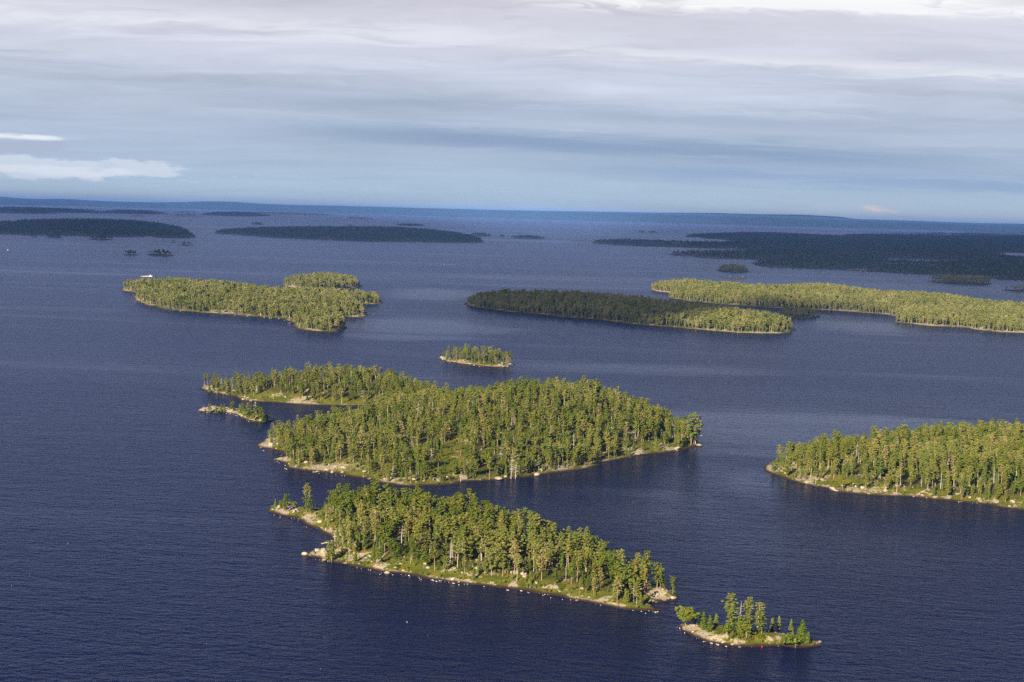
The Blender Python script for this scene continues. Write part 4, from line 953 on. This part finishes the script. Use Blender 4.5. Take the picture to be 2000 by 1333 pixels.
# ------------------------------------------------------------------ motor boat with its wake
bx_, by_ = ground(293, 540.5)
bt = bpy.data.objects.new('motor_boat', None); COL.objects.link(bt); bt.location = (bx_, by_, .0); bt.rotation_euler = (0, 0, .12)
tag(bt, 'small white motor boat speeding right with its wake beyond the left island', 'boat')
hb = MB(); st = []
for x, wd, zt, zb in [(-4.6, 1.25, 1.25, -.2), (-2, 1.45, 1.3, -.3), (1.5, 1.4, 1.5, -.3), (3.8, .9, 1.8, -.1), (5.2, .06, 2.1, .9)]:
    st.append([(x, -wd, zt), (x, -wd * .8, zb + .35), (x, 0, zb), (x, wd * .8, zb + .35), (x, wd, zt)])
vs = [p for r_ in st for p in r_]; fs = [(i * 5 + j, i * 5 + j + 1, i * 5 + 6 + j, i * 5 + 5 + j) for i in range(4) for j in range(4)] + [(0, 1, 2, 3, 4)] + [(i * 5 + 4, i * 5, i * 5 + 5, i * 5 + 9) for i in range(4)]
hb.add(vs, fs); link('hull', hb.mesh('hull', M_WHITE), bt)
def prism(pts, y0, y1):
    n = len(pts); vs = [(x, y0, z) for x, z in pts] + [(x, y1, z) for x, z in pts]
    return vs, [tuple(range(n))[::-1], tuple(range(n, 2 * n))] + [(i, (i + 1) % n, n + (i + 1) % n, n + i) for i in range(n)]
cb = MB(); cb.add(*prism([(-1.5, 1.3), (2.6, 1.5), (1.5, 3.0), (-1.2, 3.2)], -1.05, 1.05)); cab = link('cabin', cb.mesh('cabin', M_WHITE), bt)
gb = MB()
for sg in (-1, 1): gb.add(*prism([(-1.1, 2.2), (1.6, 2.2), (1.1, 2.85), (-1.0, 2.95)], sg * 1.052, sg * 1.075))
link('window', gb.mesh('window', M_DARKGLASS), cab)
rb_ = MB(); rb_.add(*prism([(-1.5, 3.2), (1.6, 3.0), (1.6, 3.1), (-1.5, 3.3)], -1.15, 1.15)); rb_.tube([(-.8, 0, 3.25), (-.8, 0, 4.6)], [.06, .03], 5); link('roof', rb_.mesh('roof', M_WHITE), cab)
ob = MB(); ob.add(*prism([(-5.2, .2), (-4.6, .2), (-4.6, 1.6), (-5.1, 1.6)], -.3, .3)); link('outboard_motor', ob.mesh('outboard_motor', M_REDP), bt)
kb = MB(); r2_ = random.Random(3)
for i in range(60):
    t_ = r2_.random(); foam_patch(kb, bx_ - 4 - t_ * 15, by_ - 1 - t_ * 2.5 + r2_.gauss(0, .6 + t_ * .6), r2_.uniform(.7, 1.8), r2_.uniform(.5, 1.0), .1, r2_.uniform(.3, 1.3) * (1.1 - t_), r2_)
for i in range(14): foam_patch(kb, bx_ + r2_.uniform(-2, 4.5), by_ - 1.6 + r2_.gauss(0, .2), r2_.uniform(.5, 1.1), .5, .1, r2_.uniform(.3, .9), r2_)
tag(link('boat_wake', kb.mesh('boat_wake', M_FOAM)), 'white churned wake trailing left of the motor boat', 'wake', None, 'stuff')
# second tiny boat far at the left edge
b2 = link('small_boat', bt.children[0].data); x2, y2 = ground(15, 490); b2.location = (x2, y2, 0); b2.scale = (.9, .9, .9); tag(b2, 'tiny pale boat far off near the left edge', 'boat')
# a red float at the islet's waterline
fbm_ = MB(); fbm_.tube([(0, 0, -.2), (0, 0, .05), (0, 0, .3), (0, 0, .45)], [.12, .24, .24, .1], 10); fbm_.tube([(0, 0, .45), (0, 0, .6)], [.04, .04], 6)
x3, y3 = ground(1488, 1264.5); o = link('float', fbm_.mesh('float', M_REDP)); o.location = (x3, y3, 0); tag(o, 'small red float at the waterline of the lower right islet', 'float')
# white sector mark on the point of the broad dark land, and rocks awash
def awash(px, py, n, sp, size, lab):
    for i in range(n):
        x, y = ground(px + (i - n / 2) * sp, py + .02 * (i - n / 2) * sp + random.uniform(-.5, .5)); o = link('rock', random.choice(BM)); o.location = (x, y, .1); o.scale = (size * random.uniform(.7, 1.6), size, size * .5)
        tag(o, '%s, %s from left' % (lab, ORD[i]), 'rock', 'rocks awash in open water')
awash(878, 517.5, 6, 5, 3.0, 'low pale rock awash in open water right of small sunlit island')

# ------------------------------------------------------------------ clouds that throw the far shade
CLALT = 4200.0
def cloud(name, poly_w, label, thick=170.0, cell=110.0, soft=250.0, amp=.5):
    off = np.array((SUN_V.x, SUN_V.y)) / SUN_V.z * CLALT
    P = np.array(poly_w) + off; lo = P.min(0) - soft * 1.5; hi = P.max(0) + soft * 1.5
    nx = int((hi[0] - lo[0]) / cell) + 2; ny = int((hi[1] - lo[1]) / cell) + 2
    X, Y = np.meshgrid(np.linspace(lo[0], hi[0], nx), np.linspace(lo[1], hi[1], ny))
    S = sdf(X, Y, P) + (fbm(X / (soft * 2.2), Y / (soft * 2.2), 4, 13) - .5) * 2 * soft * amp
    ins = S > 0; th = thick * (1 - np.exp(-np.maximum(S, 0) / (thick * 1.2)))
    bump = fbm(X / 500, Y / 500, 4, 15)
    zt = CLALT + th * (.6 + 1.0 * bump); zb = CLALT - th * (.15 + .25 * fbm(X / 400, Y / 400, 3, 17))
    V = np.concatenate([np.stack((X, Y, zt), -1).reshape(-1, 3), np.stack((X, Y, zb), -1).reshape(-1, 3)])
    idx = np.arange(nx * ny).reshape(ny, nx); kp = ins[:-1, :-1] | ins[1:, 1:] | ins[:-1, 1:] | ins[1:, :-1]
    Q = np.stack((idx[:-1, :-1], idx[:-1, 1:], idx[1:, 1:], idx[1:, :-1]), -1)[kp].reshape(-1, 4)
    Fq = np.concatenate([Q, Q[:, ::-1] + nx * ny]); used = np.unique(Fq); rm = np.full(len(V), -1); rm[used] = np.arange(len(used))
    me = mesh_np(name, V[used], rm[Fq], M_CLOUD, True); return tag(link(name, me), label, 'cloud', None, 'stuff')
mc, tcl, bc = mat('cloud_vapour'); M_CLOUD = mc
bc.inputs['Base Color'].default_value = (.8, .8, .82, 1); bc.inputs['Roughness'].default_value = 1.0; bc.inputs['Specular IOR Level'].default_value = 0.0
tp = tcl.n.new('ShaderNodeBsdfTransparent'); mx = tcl.n.new('ShaderNodeMixShader'); mx.inputs[0].default_value = .60
tcl.l.new(tp.outputs[0], mx.inputs[1]); tcl.l.new(bc.outputs[0], mx.inputs[2]); tcl.l.new(mx.outputs[0], tcl.n['Material Output'].inputs[0])
def shade_px(P): return [ground(*q) for q in P]
cloud('cloud', shade_px([(1120, 472), (1300, 450), (1500, 447), (1800, 455), (2250, 467), (2350, 592), (1990, 585), (1800, 560), (1760, 548), (1500, 528), (1380, 533), (1390, 512), (1270, 500), (1260, 487), (1130, 484)]), 'broad grey cloud overhead that shades the dark land on the right', cell=110, soft=300, amp=.3)
cloud('cloud', shade_px([(400, 458), (340, 424), (330, 417), (520, 421), (660, 426), (850, 440), (960, 458), (1090, 463), (1080, 471), (960, 478), (700, 478), (520, 471)]), 'long grey cloud overhead that shades the island left of centre', cell=90, soft=260, amp=.3)
cloud('cloud', shade_px([(-120, 404), (0, 407), (220, 413), (330, 416), (345, 430), (400, 452), (400, 470), (360, 486), (350, 508), (230, 506), (160, 476), (-120, 468)]), 'wide grey cloud overhead that shades the far left island', cell=90, soft=260, amp=.3)
kp_ = [(850, 585), (1000, 578), (1150, 583), (1250, 591), (1330, 600), (1420, 603), (1490, 596), (1560, 604), (1650, 609), (1650, 624), (1540, 628), (1440, 621), (1330, 634), (1230, 638), (1100, 634), (950, 616), (860, 606)]
cloud('cloud', [ground(*q) for q in kp_], 'small cloud overhead that shades the long middle distance island', thick=60, cell=25, soft=60, amp=.5)

# ------------------------------------------------------------------ haze
hz = MB(); X0, X1, Y0, Y1, Z0, Z1 = -SC - 500, SC + 500, -3500, SC + 500, -5.5, 245
hz.add([(X0, Y0, Z0), (X1, Y0, Z0), (X1, Y1, Z0), (X0, Y1, Z0), (X0, Y0, Z1), (X1, Y0, Z1), (X1, Y1, Z1), (X0, Y1, Z1)],
       [(0, 3, 2, 1), (4, 5, 6, 7), (0, 1, 5, 4), (1, 2, 6, 5), (2, 3, 7, 6), (3, 0, 4, 7)])
m = bpy.data.materials.new('haze_air'); m.use_nodes = True; t = NT(m.node_tree); t.n.remove(t.n['Principled BSDF'])
vol = t.n.new('ShaderNodeVolumePrincipled'); vol.inputs['Color'].default_value = (.18, .40, 1.0, 1); vol.inputs['Density'].default_value = HAZE = 2.7e-5
vol.inputs['Anisotropy'].default_value = -.15
t.l.new(vol.outputs[0], t.n['Material Output'].inputs['Volume'])
tag(link('haze', hz.mesh('haze', m)), 'pale blue haze over the lake', 'haze', None, 'stuff')
print('trees individual', len(ind), 'rest', len(rest))
